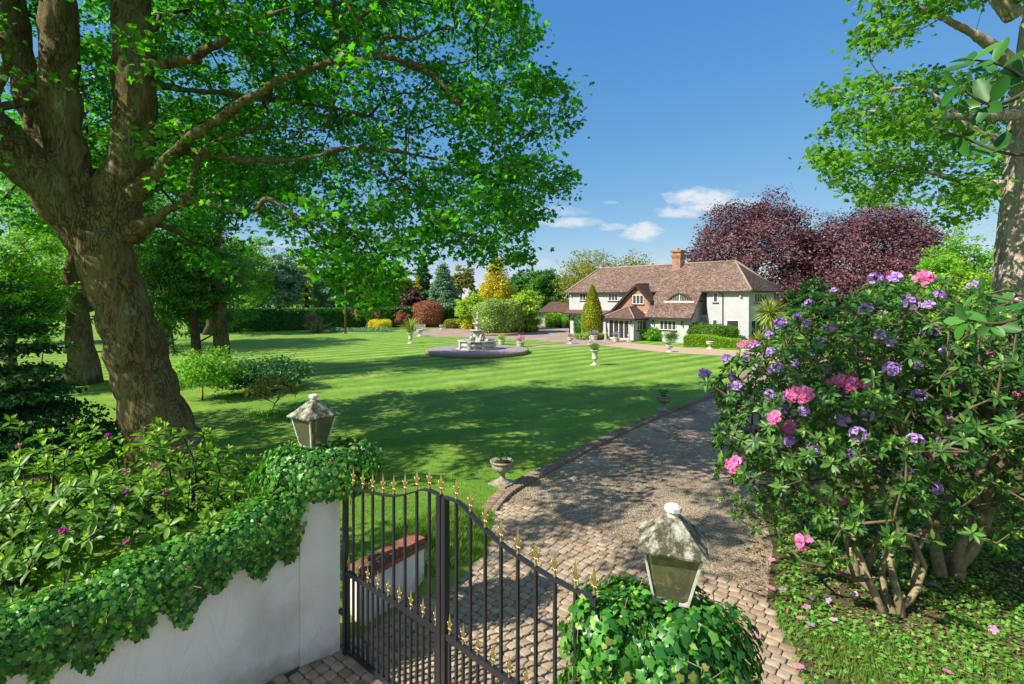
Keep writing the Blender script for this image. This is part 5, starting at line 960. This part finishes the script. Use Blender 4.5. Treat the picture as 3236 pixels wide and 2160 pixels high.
LIL = [(1620, 865), (1638, 858), (1700, 870), (1665, 838), (1705, 895), (1720, 835), (1755, 865), (1733, 793), (1760, 760), (1795, 765), (1850, 690), (1855, 710), (1835, 735), (1805, 740), (1770, 708), (1872, 815), (1845, 835), (1760, 920), (1790, 930), (1815, 1025), (1800, 975), (1730, 985), (1995, 655), (2060, 630), (1925, 685), (2080, 700), (2090, 715), (2145, 692), (2020, 788), (2040, 800), (2135, 760), (2120, 775), (2090, 900), (2200, 810), (2190, 795), (2035, 840), (2310, 970), (2260, 1010), (2180, 1035), (1990, 950), (1940, 1040), (2075, 1090), (2150, 1105), (2260, 1215), (2120, 840), (1905, 760), (1965, 730), (2150, 1010), (2010, 1100), (2230, 880)]
PNK = [(1925, 880), (1950, 890), (1985, 895), (1815, 920), (1840, 915), (1800, 960), (1822, 962), (2180, 1045), (1690, 1065), (1935, 1130), (1855, 1240), (2030, 632), (2110, 650)]
LIL += [(1700+i*21+(i*37) % 40, 700+(i*53) % 330) for i in range(22)]
bl = [(*near_front(x, y, Q1, O1), 'p_lilac', .72+.3*random.random()) for x, y in LIL if x < 2160]+[(*near_front(x, y, Q1, O1), 'p_pink', 1.0+.35*random.random()) for x, y in PNK]
for x, y, m_c in ((1950, 888, 5), (1822, 920, 3), (1806, 958, 4)):
    p0, o0 = near_front(x, y, Q1, O1)
    for q in range(m_c): bl.append((p0+np.array([R.uniform(-.17, .17), R.uniform(-.08, .02), R.uniform(-.07, .07)]), o0+R.normal(size=3)*.3, 'p_pink', 1.05))
rb1 = rhodo('rhododendron_bush', 'big open rhododendron with lilac and bright pink blossom overhanging the gravel drive', [gp(2797+dx, 1948+dy) for dx, dy in ((0, 0), (25, -8), (52, 2), (30, -35), (-12, -20), (75, -40))]+[gp(2700, 1830), gp(2725, 1820)], Q1, O1, bl=bl, rr0=.042, L_=.135, new=.3, fill=1.0)
bl = [(*near_front(x, y, Q2, O2), 'p_lilac', 1.1) for x, y in LIL if x >= 2160]+[(Q2[i]+O2[i]*.05, O2[i], random.choice(('p_blush', 'p_lilac', 'p_pink')), 1.1) for i in range(0, 120, 5)]
rb2 = rhodo('rhododendron_bush', 'rhododendron with thick bare brown stems right of the big open one', [gp(2975+dx, 1830+dy) for dx, dy in ((0, 0), (28, -12), (55, 4), (20, -40))], Q2, O2, bl=bl, rr0=.07, L_=.15, new=.25, stem='twig_pale')
# sunlit ones further back on the right
for c, r, n, lab, cols, s_ in (((14.5, 14.3, 2.0), (3.2, 2.2, 2.3), 650, 'sunlit rhododendron with blush pink blossom at the foot of the right sycamore', ('p_blush', 'p_pink'), 5),
                           ((10.2, 15.5, 1.6), (2.6, 2.0, 2.1), 520, 'rhododendron with rose pink blossom behind the big open one', ('p_pink', 'p_blush'), 6),
                           ((19.5, 13.5, 1.9), (3.2, 2.4, 2.4), 520, 'rhododendron with red pink blossom at the far right edge', ('p_pink', 'p_red'), 7)):
    Q, O = ell_shell(c, r, n, .5, -.6); Q = Q[Q[:, 2] > .2]; O = O[:len(Q)]
    rhodo('rhododendron_bush', lab, [(c[0], c[1], 0)], Q, O, bl=[(Q[i]+O[i]*.05, O[i], random.choice(cols), 1.3) for i in range(0, 38*s_, s_) if i < len(Q)], L_=.17, new=.7, leaf='l_rho', rr0=.07)
# left rhododendron behind the wall
LB = [(-400, 960), (0, 985), (60, 1000), (170, 965), (240, 990), (300, 985), (420, 950), (500, 1000), (560, 1035), (620, 1080), (600, 1180), (420, 1300), (0, 1420), (-400, 1500)]
Q, O = ell_shell((-5.4, 7.3, .95), (3.1, 1.7, 1.65), 1500, .4, -.5, lambda Q: inpoly(proj(Q), LB) & (Q[:, 2] > .5)); Q3, O3 = ell_shell((-8.6, 7.0, 1.0), (2.4, 2.2, 1.9), 500, .4, -.4, lambda Q: Q[:, 2] > .5)
Q, O = np.concatenate([Q[:560], Q3[:260]]), np.concatenate([O[:560], O3[:260]])
bl = [(*near_front(x, y, Q, O), 'p_mag', .45) for x, y in ((38, 1005), (270, 985), (325, 975), (302, 1015), (308, 1090), (370, 1135), (283, 1125), (470, 1130), (315, 1235), (85, 1120), (140, 1240))]
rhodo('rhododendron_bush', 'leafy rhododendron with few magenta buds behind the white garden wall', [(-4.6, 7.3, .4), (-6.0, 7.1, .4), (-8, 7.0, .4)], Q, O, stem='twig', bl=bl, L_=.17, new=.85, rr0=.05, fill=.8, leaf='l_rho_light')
# golden azalea, light shrub and dark bush on the lawn near the big trunk
g0 = gp(865, 1310); Q, O = ell_shell((g0.x, g0.y, .95), (.95, .7, .6), 110, .5, -.3); rhodo('azalea_bush', 'small open azalea with yellowish leaves on the near lawn', [g0], Q, O, L_=.15, new=.6, leaf='l_azalea', rr0=.02, cat='azalea', stem='twig', newleaf='l_azalea')
g0 = gp(868, 1322); Pn = np.array(g0)+R.normal(size=(260, 3))*np.array([.5, .35, 0]); leafmesh('x', M['l_green'], None, Pn, rdir(260)*.5+np.array([0, 0, 1.2]), rdir(260), .3, STRAP).name = 'daffodil_leaves'; tag(bpy.data.objects['daffodil_leaves'], 'tuft of dark strappy leaves under the small yellowish azalea', 'plant')
tree('shrub', 'fresh green small leaved shrub on the lawn right of the great trunk', 'shrub', gp(640, 1262), 2.5, 1.35, 'round', 'l_bright', 150, 60, .11, .2, .03, .12)
tree('shrub', 'spreading dark evergreen shrub behind the fresh green one', 'shrub', gp(815, 1235)+Vector((0, .5, 0)), 1.75, 2.2, 'round', 'l_deep', 190, 60, .13, .24, .05, .0)
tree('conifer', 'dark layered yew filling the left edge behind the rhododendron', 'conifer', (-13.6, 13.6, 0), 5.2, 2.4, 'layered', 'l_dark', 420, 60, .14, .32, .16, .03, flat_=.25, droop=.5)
# ---------------------------------------------------------------- background trees, one by one
def bt(name, label, cat, px, top, Z, wpx, kind, leaf, clumps=240, per=45, ls=None, clear=.12, group=None, bark='twig', **kw):
    x = (px-CX)/F*Z; h = H+(CY-top)/F*Z; return tree(name, label, cat, (x, Z, 0), h, wpx/2/F*Z, kind, leaf, clumps, per, ls or .0052*Z, None, kw.pop('trunk', None), clear, group, bark, **kw)
bt('copper_beech', 'purple copper beech rising behind the house roof', 'tree', 2385, 622, 76, 400, 'dome', 'l_copper', 1100, 52, .36, .06)
bt('copper_beech', 'purple copper beech right of the house, nearer the tall pale sycamore', 'tree', 2755, 655, 70, 460, 'dome', 'l_copper', 1300, 52, .34, .04)
bt('walnut_tree', 'thin crowned olive green tree behind the left end of the house roof', 'tree', 1905, 705, 86, 290, 'open', 'l_olive', 420, 26, .36, .1)
bt('tree', 'round dark green tree behind the outbuilding, taller of the pair', 'tree', 1722, 826, 112, 130, 'round', 'l_green', 300, 50, .5, .08)
bt('tree', 'round dark green tree behind the outbuilding, lower left of the pair', 'tree', 1652, 862, 115, 90, 'round', 'l_green', 200, 50, .5, .08)
bt('golden_conifer', 'tall golden conifer above the great clipped bush', 'conifer', 1570, 800, 72, 185, 'cone', 'l_gold', 420, 60, .28, .02, droop=0, flat_=.8)
bt('maple_tree', 'lime green maple left of the great clipped bush', 'tree', 1492, 908, 68, 104, 'round', 'l_lime', 260, 55, .26, .03)
bt('maple_tree', 'yellowish green small tree right of the great clipped bush', 'tree', 1662, 900, 66, 112, 'round', 'l_lime', 240, 50, .26, .18)
bt('blue_spruce', 'blue green spruce behind the hedge', 'conifer', 1400, 822, 88, 150, 'cone', 'l_blue', 420, 55, .32, .02, droop=.5, flat_=.4)
bt('pine_tree', 'sparse pine behind the hedge between spruce and golden conifer', 'tree', 1458, 822, 98, 90, 'open', 'l_olive', 90, 40, .5, .35, bark='bark')
bt('tree', 'dark conifer left of the blue green spruce', 'conifer', 1338, 812, 96, 110, 'cone', 'l_dark', 240, 55, .5, .02)
bt('purple_tree', 'purple leaved tree behind the red clipped ball', 'tree', 1302, 886, 86, 66, 'round', 'l_copper', 160, 50, .36, .06)
bt('golden_conifer', 'small golden conifer left of the blue green spruce', 'conifer', 1318, 872, 92, 40, 'cone', 'l_gold', 100, 50, .34, .04)
bt('cedar_tree', 'pale green layered cedar top left of centre', 'conifer', 968, 742, 100, 130, 'layered', 'l_lime', 330, 50, .5, .1, flat_=.3)
row = 'broad trees behind the long left hedge'
for i, (px, top, Z, w_, lf, lab) in enumerate([(1235, 800, 98, 130, 'l_bright', 'bright green tree behind the hedge next to the purple leaved one'), (1150, 775, 104, 140, 'l_green', 'mid green tree behind the hedge above the twiggy red shrub'), (1055, 790, 96, 130, 'l_blue', 'blue green broad tree behind the hedge right of the cedar'),
        (880, 735, 92, 170, 'l_blue', 'blue green tree behind the hedge left of the cedar'), (770, 690, 84, 190, 'l_bright', 'bright green tree behind the hedge, second from the great trunk'), (660, 640, 62, 260, 'l_green', 'leafy green tree seen just right of the great trunk')]):
    bt('tree', lab, 'tree', px, top, Z, w_, 'round', lf, 300, 50, None, .04, row)
bt('tree', 'tall light green tree filling the gap behind the great trunk', 'tree', 520, 480, 48, 380, 'round', 'l_bright', 420, 55, .26, .03)
bt('tree', 'drooping tree whose low boughs sweep the lawn right of the great trunk', 'tree', 615, 560, 30, 360, 'round', 'l_green', 620, 60, .17, .0, flat_=.35, droop=.8)
bt('beech_tree', 'bright green tree high behind the left forked limbs', 'tree', 250, 230, 42, 520, 'round', 'l_bright', 460, 55, .24, .06)
bt('oak_tree', 'tall spreading tree behind the great sycamore shading the middle of the lawn', 'tree', 690, 240, 31, 540, 'round', 'l_green', 560, 52, .2, .45, bark='bark')
t2 = gp(245, 1212); bt('oak_tree', 'second thick trunked tree standing left of the great sycamore', 'tree', 245, 300, t2.y, 420, 'round', 'l_green', 420, 55, .17, .42, bark='bark', trunk=.72)
bt('tree', 'leafy green tree at the left edge behind the dark yew', 'tree', 30, 560, 24, 340, 'round', 'l_bright', 380, 60, .15, .03)
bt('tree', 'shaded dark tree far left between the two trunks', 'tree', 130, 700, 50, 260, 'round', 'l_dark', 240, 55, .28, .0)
bt('tree', 'bright sycamore foliage left of the pale trunk at the right', 'tree', 3000, 650, 44, 250, 'round', 'l_bright', 300, 55, .24, .03)
bt('cypress_tree', 'yellow green cypress below the bright foliage left of the pale trunk', 'conifer', 3050, 800, 36, 190, 'round', 'l_lime', 300, 60, .17, .0, droop=.7)
bt('tree', 'green tree beyond the right edge behind the pale trunk', 'tree', 3330, 500, 40, 380, 'round', 'l_bright', 260, 55, .24, .05)
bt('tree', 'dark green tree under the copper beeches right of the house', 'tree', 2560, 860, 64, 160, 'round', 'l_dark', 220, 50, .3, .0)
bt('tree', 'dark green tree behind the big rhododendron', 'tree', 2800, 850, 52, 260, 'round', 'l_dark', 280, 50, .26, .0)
bt('tree', 'olive green tree just behind the left corner of the house', 'tree', 1790, 930, 84, 50, 'round', 'l_olive', 140, 45, .3, .0)
# far wood closing the view
n = 60000; X = R.uniform(-330, 330, n); Zf = 165+25*R.random(n); top = 9+3.5*np.sin(X*.06)+2.5*np.sin(X*.17+1)+1.5*np.sin(X*.41); P = np.stack([X, Zf, R.random(n)**.8*top], 1)
wo = leafmesh('far_wood', M['l_deep'], None, P, rdir(n), rdir(n)+np.array([0, -.5, .7]), 1.5*(.6+.8*R.random(n)), DIA); tag(wo, 'far belt of dark woodland closing the view', kind='stuff')
# ---------------------------------------------------------------- hedges, clipped bushes and beds
def hedge(name, label, A, B, w_, h, leaf, n, ls, wave=0):
    A, B = Vector(A), Vector(B); d = (B-A); L_ = d.length; d.normalize(); nn = Vector((-d.y, d.x, 0)); t = thing(name, label, 'hedge', A)
    m = MB(); k = max(6, int(L_/2)); rings = []
    for i in range(k+1):
        s = L_*i/k; c = d*s; hh = h*(1+wave*math.sin(s*1.1)); q = 1+.02*math.sin(i*2.1)
        rings.append([c+nn*(a*w_/2*q)+Vector((0, 0, z*hh)) for a, z in ((-.97, 0), (-1, .5), (-.95, .95), (-.85, .99), (.85, .99), (.95, .95), (1, .5), (.97, 0))])
    m.loft(rings, True, False); m.build('inner_growth', M[leaf], t)
    s = R.random(n)*L_; f = R.random(n); y = np.where(f < .62, -1.0, np.where(f < .9, R.uniform(-1, 1, n), 1.0)); z = np.where((f < .62) | (f >= .9), R.random(n), 1.0)
    hh = h*(1+wave*np.sin(s*1.1)); P = np.array(A)+s[:, None]*np.array(d)+(y*w_/2*(1+.03*R.normal(size=n)))[:, None]*np.array(nn); P[:, 2] = z*hh+.05*R.normal(size=n)*h*.3
    out = np.where((np.abs(y) >= 1)[:, None], y[:, None]*np.array(nn), np.array([0, 0, 1.0])); leafmesh('foliage', M[leaf], t, P, out*.4+rdir(n), out+rdir(n)*.7, ls*(.6+.8*R.random(n)), DIA, tuple(A))
    return t
hedge('clipped_hedge', 'long dark clipped hedge across the left end of the lawn', (-40, 64.5, 0), (-8.0, 84, 0), 1.8, 2.75, 'l_hedge', 26000, .28)
hedge('clipped_hedge', 'dark clipped hedge between the red ball and the lime green maple', (-8, 84.5, 0), (4, 86, 0), 1.8, 2.75, 'l_hedge', 7000, .28)
p = gp(1727, 1033); hedge('clipped_hedge', 'square bright hedge in front of the outbuilding', (p.x, p.y, 0), (p.x+5.5, p.y-1.5, 0), 2.2, 1.95, 'l_box', 7000, .2)
B = blob
B('clipped_bush', 'great rounded clipped bush behind the fountain', 'bush', gp(1570, 1060)+Vector((0, 2.2, 0)), 2.75, 2.6, 4.05, 'l_varieg', 15000, .2, .62)
B('clipped_bush', 'red and bronze clipped ball bush before the dark hedge', 'bush', gp(1351, 1034)+Vector((0, 1.5, 0)), 2.15, 2.1, 3.75, 'l_red', 11000, .19, .75)
B('clipped_bush', 'low yellow domed bush at the left flower bed', 'bush', gp(1197, 1042)+Vector((0, 1, 0)), 1.6, 1.2, 1.35, 'l_yellow', 4500, .15, .7)
B('clipped_bush', 'low clipped hedge tier at the right foot of the great bush', 'bush', gp(1650, 1050)+Vector((.2, 1.5, 0)), 2.0, 1.3, 1.5, 'l_box', 5000, .16, .4, shape=None)
B('clipped_bush', 'upper clipped mound behind the lower tier by the great bush', 'bush', gp(1640, 1042)+Vector((.6, 3.4, 0)), 1.6, 1.3, 2.3, 'l_box', 4000, .16, .5)
B('ornamental_grass', 'rusty orange grass mound in the forecourt bed', 'plant', gp(1429, 1037), 1.1, .8, 1.2, 'l_azalea', 2500, .25, .8, fluff=.6)
pb = gp(1470, 1033); m_ = MB(); m_.box(-2.6, 2.6, -.3, .3, 0, .38); t = thing('brick_bed', 'low brick edging of the bed beside the rusty grass mound', 'edging', pb); m_.build('edging', M['kerbbrick'], t)
pb = gp(1570, 1061); m_ = MB(); m_.lathe([(3.1, 0), (3.1, .28), (3.0, .32), (2.9, .2)], n=48); t = thing('brick_bed', 'round brick edging under the great clipped bush', 'edging', pb+Vector((.1, 2.9, 0))); m_.build('edging', M['kerbbrick'], t)
B('conifer', 'tapering golden conifer standing before the left of the house', 'conifer', gp(1872, 1070), 1.12, 1.1, 5.75, 'l_goldgreen', 9000, .15, 1, shape=lambda v: (np.clip(1.02-(np.clip(v-.22, 0, 1)/.8)**1.7, 0.02, 1)*np.clip(.72+v*1.6, 0, 1)), lump=.03)
B('clipped_bush', 'dark green egg shaped bush tucked behind the golden conifer', 'bush', gp(1842, 1062)+Vector((0, 1, 0)), .95, .9, 2.4, 'l_hedge', 3500, .12, .9)
B('shrub', 'low cream variegated shrubs at the foot of the golden conifer', 'shrub', gp(1866, 1072), 1.6, .7, .7, 'l_varieg', 2500, .12, .7)
B('clipped_bush', 'upper clipped yew mound before the right wing of the house', 'bush', Vector((18.75, 48.7, 0)), 2.15, .85, 1.85, 'l_yew', 11000, .12, .72, lump=.05, rz=-.4)
hedge('clipped_hedge', 'low wavy clipped hedge along the lawn before the right wing', gp(2164, 1092), gp(2345, 1100)+Vector((0, .3, 0)), 1.3, .86, 'l_box', 12000, .11, .16)
B('shrub', 'rounded bright green hydrangea against the porch side wall', 'shrub', gp(2062, 1077)+Vector((.2, .3, 0)), 1.2, .9, 1.35, 'l_bright', 3200, .17, .9, core=.7, fluff=.8)
rz_ = gp(2122, 1080); tree('rose_bush', 'loose green rose bush under the leaded window', 'shrub', rz_, 1.25, .75, 'round', 'l_green', 60, 40, .1, .13, .02, .1)
az = B('azalea_bush', 'azalea covered in red and orange flowers by the clipped mounds', 'shrub', gp(2168, 1079)+Vector((.2, .6, 0)), .8, .6, 1.35, 'l_lime', 900, .13, .8, core=.6)
n = 900; d = rdir(n); d[:, 2] = np.abs(d[:, 2]); P = np.array(az.location)+np.array([0, 0, .62])+d*np.array([.85, .65, .75]); leafmesh('flowers', M['p_red'], az, P, rdir(n), d+rdir(n)*.5, .14, PETAL, tuple(az.location))
bz = B('azalea_bush', 'bright pink flowering azalea at the right end of the wavy hedge', 'shrub', gp(2375, 1112)+Vector((0, .3, 0)), 1.0, .6, .9, 'l_green', 900, .12, .8, core=.6)
n = 700; d = rdir(n); d[:, 2] = np.abs(d[:, 2]); P = np.array(bz.location)+np.array([0, 0, .42])+d*np.array([1.0, .6, .5]); leafmesh('flowers', M['p_pink'], bz, P, rdir(n), d+rdir(n)*.5, .13, PETAL, tuple(bz.location))
B('shrub', 'golden brown heather beside the wing wall', 'shrub', gp(2368, 1090)+Vector((.4, 1, 0)), 1.1, .8, 1.0, 'l_olive', 2000, .12, .8)
rw = tree('climbing_rose', 'leafy climbing rose in the recess beside the wing', 'plant', Vector((18.1, 50.6, 0)), 2.3, .8, 'round', 'l_green', 70, 40, .11, .14, .02, .3)
def straps(name, label, pos, h, r, n, leaf, trunk=0, L_=None, cat='plant'):
    t = thing(name, label, cat, pos); D = rdir(n); D[:, 2] = D[:, 2]*.75+.25; D = nrm(D)
    if trunk: m = MB(); m.tube([(0, 0, 0), (.05, 0, trunk*.5), (0, 0, trunk)], [.16, .12, .13], 10, True, .1); m.build('trunk', M['bark_pale'], t)
    P = np.tile(np.array(pos)+np.array([0, 0, trunk]), (n, 1))+D*.08
    leafmesh('foliage', M[leaf], t, P, D, rdir(n)*.3+np.array([0, 0, 1.0]), r*(.75+.35*R.random(n)), STRAP, tuple(pos)); return t
straps('cordyline_palm', 'spiky cordyline palm on pale trunk at the right corner of the house', gp(2424, 1100)+Vector((0, -.4, 0)), 0, 1.5, 420, 'strap', 3.0)
straps('cordyline_palm', 'low spiky cordyline at the foot of the tall one', gp(2395, 1092), 0, 1.2, 160, 'strap', .5)
straps('cordyline_palm', 'spiky cordyline before the long left hedge', gp(984, 1049), 0, 1.3, 200, 'strap_dark', 1.6)
straps('flax_plant', 'bronze striped flax beside the left spiky cordyline', gp(1007, 1051), 0, 2.1, 160, 'strap_dark', .05)
straps('flax_plant', 'striped green flax at the left foot of the red clipped ball', gp(1296, 1043), 0, 2.0, 200, 'strap', .05)
straps('cordyline_palm', 'short brown trunked palm behind the low yellow dome', gp(1238, 1036)+Vector((0, 2, 0)), 0, 1.3, 160, 'strap_dark', 2.2)
Q, O = ell_shell((gp(1148, 1042).x, 73, 2.7), (2.1, 1.4, 1.9), 260, .5, -.6); rhodo('acer_shrub', 'twiggy fan shaped shrub with reddish leaf tips before the hedge', [(gp(1140, 1042).x, 73, 0)], Q, O, per=5, L_=.22, new=0, leaf='l_red', rr0=.05, stem='twig_pale', cat='shrub', fill=.1, tip=.018)
tree('shrub', 'coral pink leaved shrub left of the flax', 'shrub', gp(1265, 1038)+Vector((0, 1, 0)), 2.6, 1.2, 'round', 'l_red', 110, 45, .2, None, .04, .05)
tree('shrub', 'greyish leafless looking shrub by the outbuilding corner', 'shrub', gp(1695, 1033), 1.9, 1.3, 'round', 'l_blue', 70, 40, .16, None, .04, .05)
tree('shrub', 'bright green low plant at the right of the rusty grass mound', 'shrub', gp(1487, 1036), 1.2, 1.2, 'round', 'l_bright', 60, 45, .18, None, .03, .0)
n = 1400; P = np.stack([R.uniform(-23.5, -15.5, n), 66.5+2*R.random(n)+.35*0, .1+.35*R.random(n)], 1); leafmesh('bed_plants', M['l_blue'], None, P, rdir(n), rdir(n)+np.array([0, 0, .6]), .22, DIA); tag(bpy.data.objects['bed_plants'], 'low grey green planting round the pole', kind='stuff')
# ---------------------------------------------------------------- near leafy branch at the upper right
n0 = ad(2480, 250, 2.6); nb_ = thing('magnolia_tree', 'large leaved branch reaching in close at the upper right', 'small tree', n0)
segs = []; tipsN = []
for path in ([(2480, 250, 2.6), (2380, 200, 2.7), (2300, 150, 2.7), (2220, 135, 2.7)], [(2380, 200, 2.7), (2280, 240, 2.6), (2200, 200, 2.6)], [(2480, 250, 2.6), (2420, 330, 2.8), (2330, 355, 2.8), (2220, 320, 2.9), (2140, 290, 2.9)],
             [(2480, 250, 2.6), (2480, 500, 2.9), (2420, 690, 3.0), (2330, 690, 3.1), (2240, 670, 3.2)], [(2420, 690, 3.0), (2300, 740, 3.1), (2200, 730, 3.2)]):
    P = catmull([tuple(p) for p in dl(path)], 4); m_ = MB(); m_.tube([Vector(p)-n0 for p in P], list(np.linspace(.014, .004, len(P))), 7); m_.build('twig', M['twig'], nb_); tipsN += [P[-1], P[-4], P[-7]]
tb = Vector((4.3, 2.0, 0)); P = catmull([tuple(tb), (4.25, 2.05, 1.6), (4.0, 2.2, 3.2), (3.75, 2.35, 4.4), (3.3, 2.5, 5.2), tuple(n0)], 5)
m_ = MB(); m_.tube([Vector(p)-n0 for p in P], list(np.linspace(.075, .008, len(P))), 9, True, .06); m_.build('trunk', M['twig'], nb_)
T0_ = np.array(P[10:-2]); T0_ = np.repeat(T0_, 4, 0)+np.array([.25, -.1, .25])+R.normal(size=(len(T0_)*4, 3))*.22; T0_ = T0_[(T0_[:, 0] > 3.0)]
ea_ = np.array([np.array(P)[np.argmin(np.linalg.norm(np.array(P)-q, axis=1))] for q in T0_]); edges_mesh('side_twigs', M['twig'], nb_, T0_, ea_, np.full(len(T0_), .005), np.full(len(T0_), .008), 5, tuple(n0))
tipsN += list(T0_); T = np.array(tipsN); old, nw = whorls(T, nrm(np.tile([-.6, 0, .6], (len(T), 1))+R.normal(size=(len(T), 3))*.35), 5, .125, 0, .4); leafmesh('leaves', M['l_hedge'], nb_, *old, (BIG[0]*np.array([.95, 1, 1]), BIG[1]), tuple(n0))
# ---------------------------------------------------------------- grass, ground cover, fallen leaves and petals
def scatter(n, poly, dens=None):
    a = np.array(poly); P = np.stack([R.uniform(a[:, 0].min(), a[:, 0].max(), n), R.uniform(a[:, 1].min(), a[:, 1].max(), n)], 1); P = P[inpoly(P, poly)]
    if dens is not None: P = P[R.random(len(P)) < dens(P)]
    return np.column_stack([P, hgt(P[:, 0], P[:, 1])])
lawnp = [(-9, 7), (-2.9, 6.6), (-1.75, 7.5), (-1.2, 8.0), (-.5, 8.9), (-.42, 11.5), (2.0, 15), (-2, 17), (-9, 15)]
def blades(name, label, P, h, mat='grassblade'):
    n = len(P); D = rdir(n)*.55+np.array([0, 0, 1.0]); return tag(leafmesh(name, M[mat], None, P, D, rdir(n), h*(.5+.8*R.random(n)), BLADE), label, kind='stuff')
P = scatter(150000, lawnp, lambda P: np.clip(1.25-(P[:, 1]-7)/9, .2, 1)); blades('grass', 'short mown grass blades of the near lawn', P, .055)
P = scatter(16000, [(-1.9, 7.4), (-1.25, 7.95), (-.42, 8.9), (-.36, 10.6), (-1.0, 10.6), (-1.9, 9)]); blades('rough_grass', 'rough uncut grass on the bank beside the block paving', P, .11)
wood = [(2.55, 2), (3.2, 5.5), (3.72, 7.4), (4.7, 9.2), (5.5, 11.5), (12, 13), (12, 3), (6, 2)]
P = scatter(60000, wood, lambda P: .25+.75*(np.sin(P[:, 0]*2.1)*np.sin(P[:, 1]*1.7+1) > -.15)); P[:, 2] += .02+.05*R.random(len(P)); n = len(P)
tag(leafmesh('ground_cover', M['cover'], None, P, rdir(n)*np.array([1, 1, .3])+np.array([0, 0, .25]), rdir(n)*.45+np.array([0, 0, 1.0]), .055*(.5+.8*R.random(n)), MAP), 'small leaved ground cover under the rhododendrons', kind='stuff')
Pe = scatter(9000, [(2.4, 2), (3.0, 5.5), (3.3, 7.3), (4.0, 9.2), (4.6, 11.5), (6.2, 15), (7.4, 15), (5.6, 11.5), (4.8, 9.2), (3.9, 7.5)]); Pe = Pe[np.sin(Pe[:, 0]*4.1)*np.sin(Pe[:, 1]*2.7)+R.random(len(Pe))*.9 > .45]
P = np.concatenate([scatter(26000, wood), Pe]); P[:, 2] += .012+.02*R.random(len(P)); n = len(P); tag(leafmesh('leaf_litter', M['litter'], None, P, rdir(n)*np.array([1, 1, .15]), rdir(n)*.3+np.array([0, 0, 1.0]), .075*(.5+.8*R.random(n)), OVAL), 'brown fallen leaves under the rhododendrons', kind='stuff')
P = scatter(70000, [(2.5, 2), (3.15, 5.5), (3.6, 7.2), (4.2, 7.2), (6.5, 5.8), (9, 5.5), (9, 2)], lambda P: .3+.7*(np.sin(P[:, 0]*3.1+1)*np.sin(P[:, 1]*2.3) > 0)); blades('grass', 'tufty grass growing under the rhododendrons', P, .10)
P = np.concatenate([scatter(500, [(-.3, 8), (3.5, 7.6), (6, 13), (9, 19), (6, 19), (1, 12.5)]), scatter(350, [(-9, 8), (-2, 8), (3, 16), (8, 26), (-8, 24)])]); P[:, 2] += .02; n = len(P)
tag(leafmesh('fallen_leaves', M['litter'], None, P, rdir(n)*np.array([1, 1, .2]), rdir(n)*.4+np.array([0, 0, 1.0]), .055*(.5+.8*R.random(n)), MAP), 'scattered fallen leaves on the drive and near lawn', kind='stuff')
ds = [(2438, 1860), (2440, 1770), (2475, 1865), (2560, 1975), (2530, 1955), (2545, 2000), (2635, 1960), (2560, 1890), (2550, 1920), (2755, 1990), (2800, 1965), (2950, 1850), (3010, 1855), (3140, 1990), (2820, 2130), (2620, 1900), (2525, 2110), (2995, 2125), (2700, 1880), (2770, 1905), (2390, 2010), (2480, 1690)]
pt = None
for i, (x, y) in enumerate(ds):
    p = gp(x, y, .06); mt = ('p_pink', 'p_pink', 'p_blush', 'p_lilac')[i % 4]; k = 5; a = np.arange(k)*1.2566+R.random(); D = np.stack([np.cos(a), np.sin(a), np.full(k, .35)], 1)
    o = leafmesh('fallen_blossom', M[mt], None, np.zeros((k, 3)), D, np.tile([0, 0, 1.0], (k, 1)), .06, PETAL); o.location = p; o.rotation_euler = (R.normal()*.3, R.normal()*.3, 0)
    tag(o, {'p_pink': 'pink fallen blossom on the ground under the rhododendrons', 'p_blush': 'blush fallen blossom on the ground under the rhododendrons', 'p_lilac': 'lilac fallen blossom on the ground under the rhododendrons'}[mt], 'blossom', {'p_pink': 'pink fallen blossoms', 'p_blush': 'blush fallen blossoms', 'p_lilac': 'lilac fallen blossoms'}[mt])
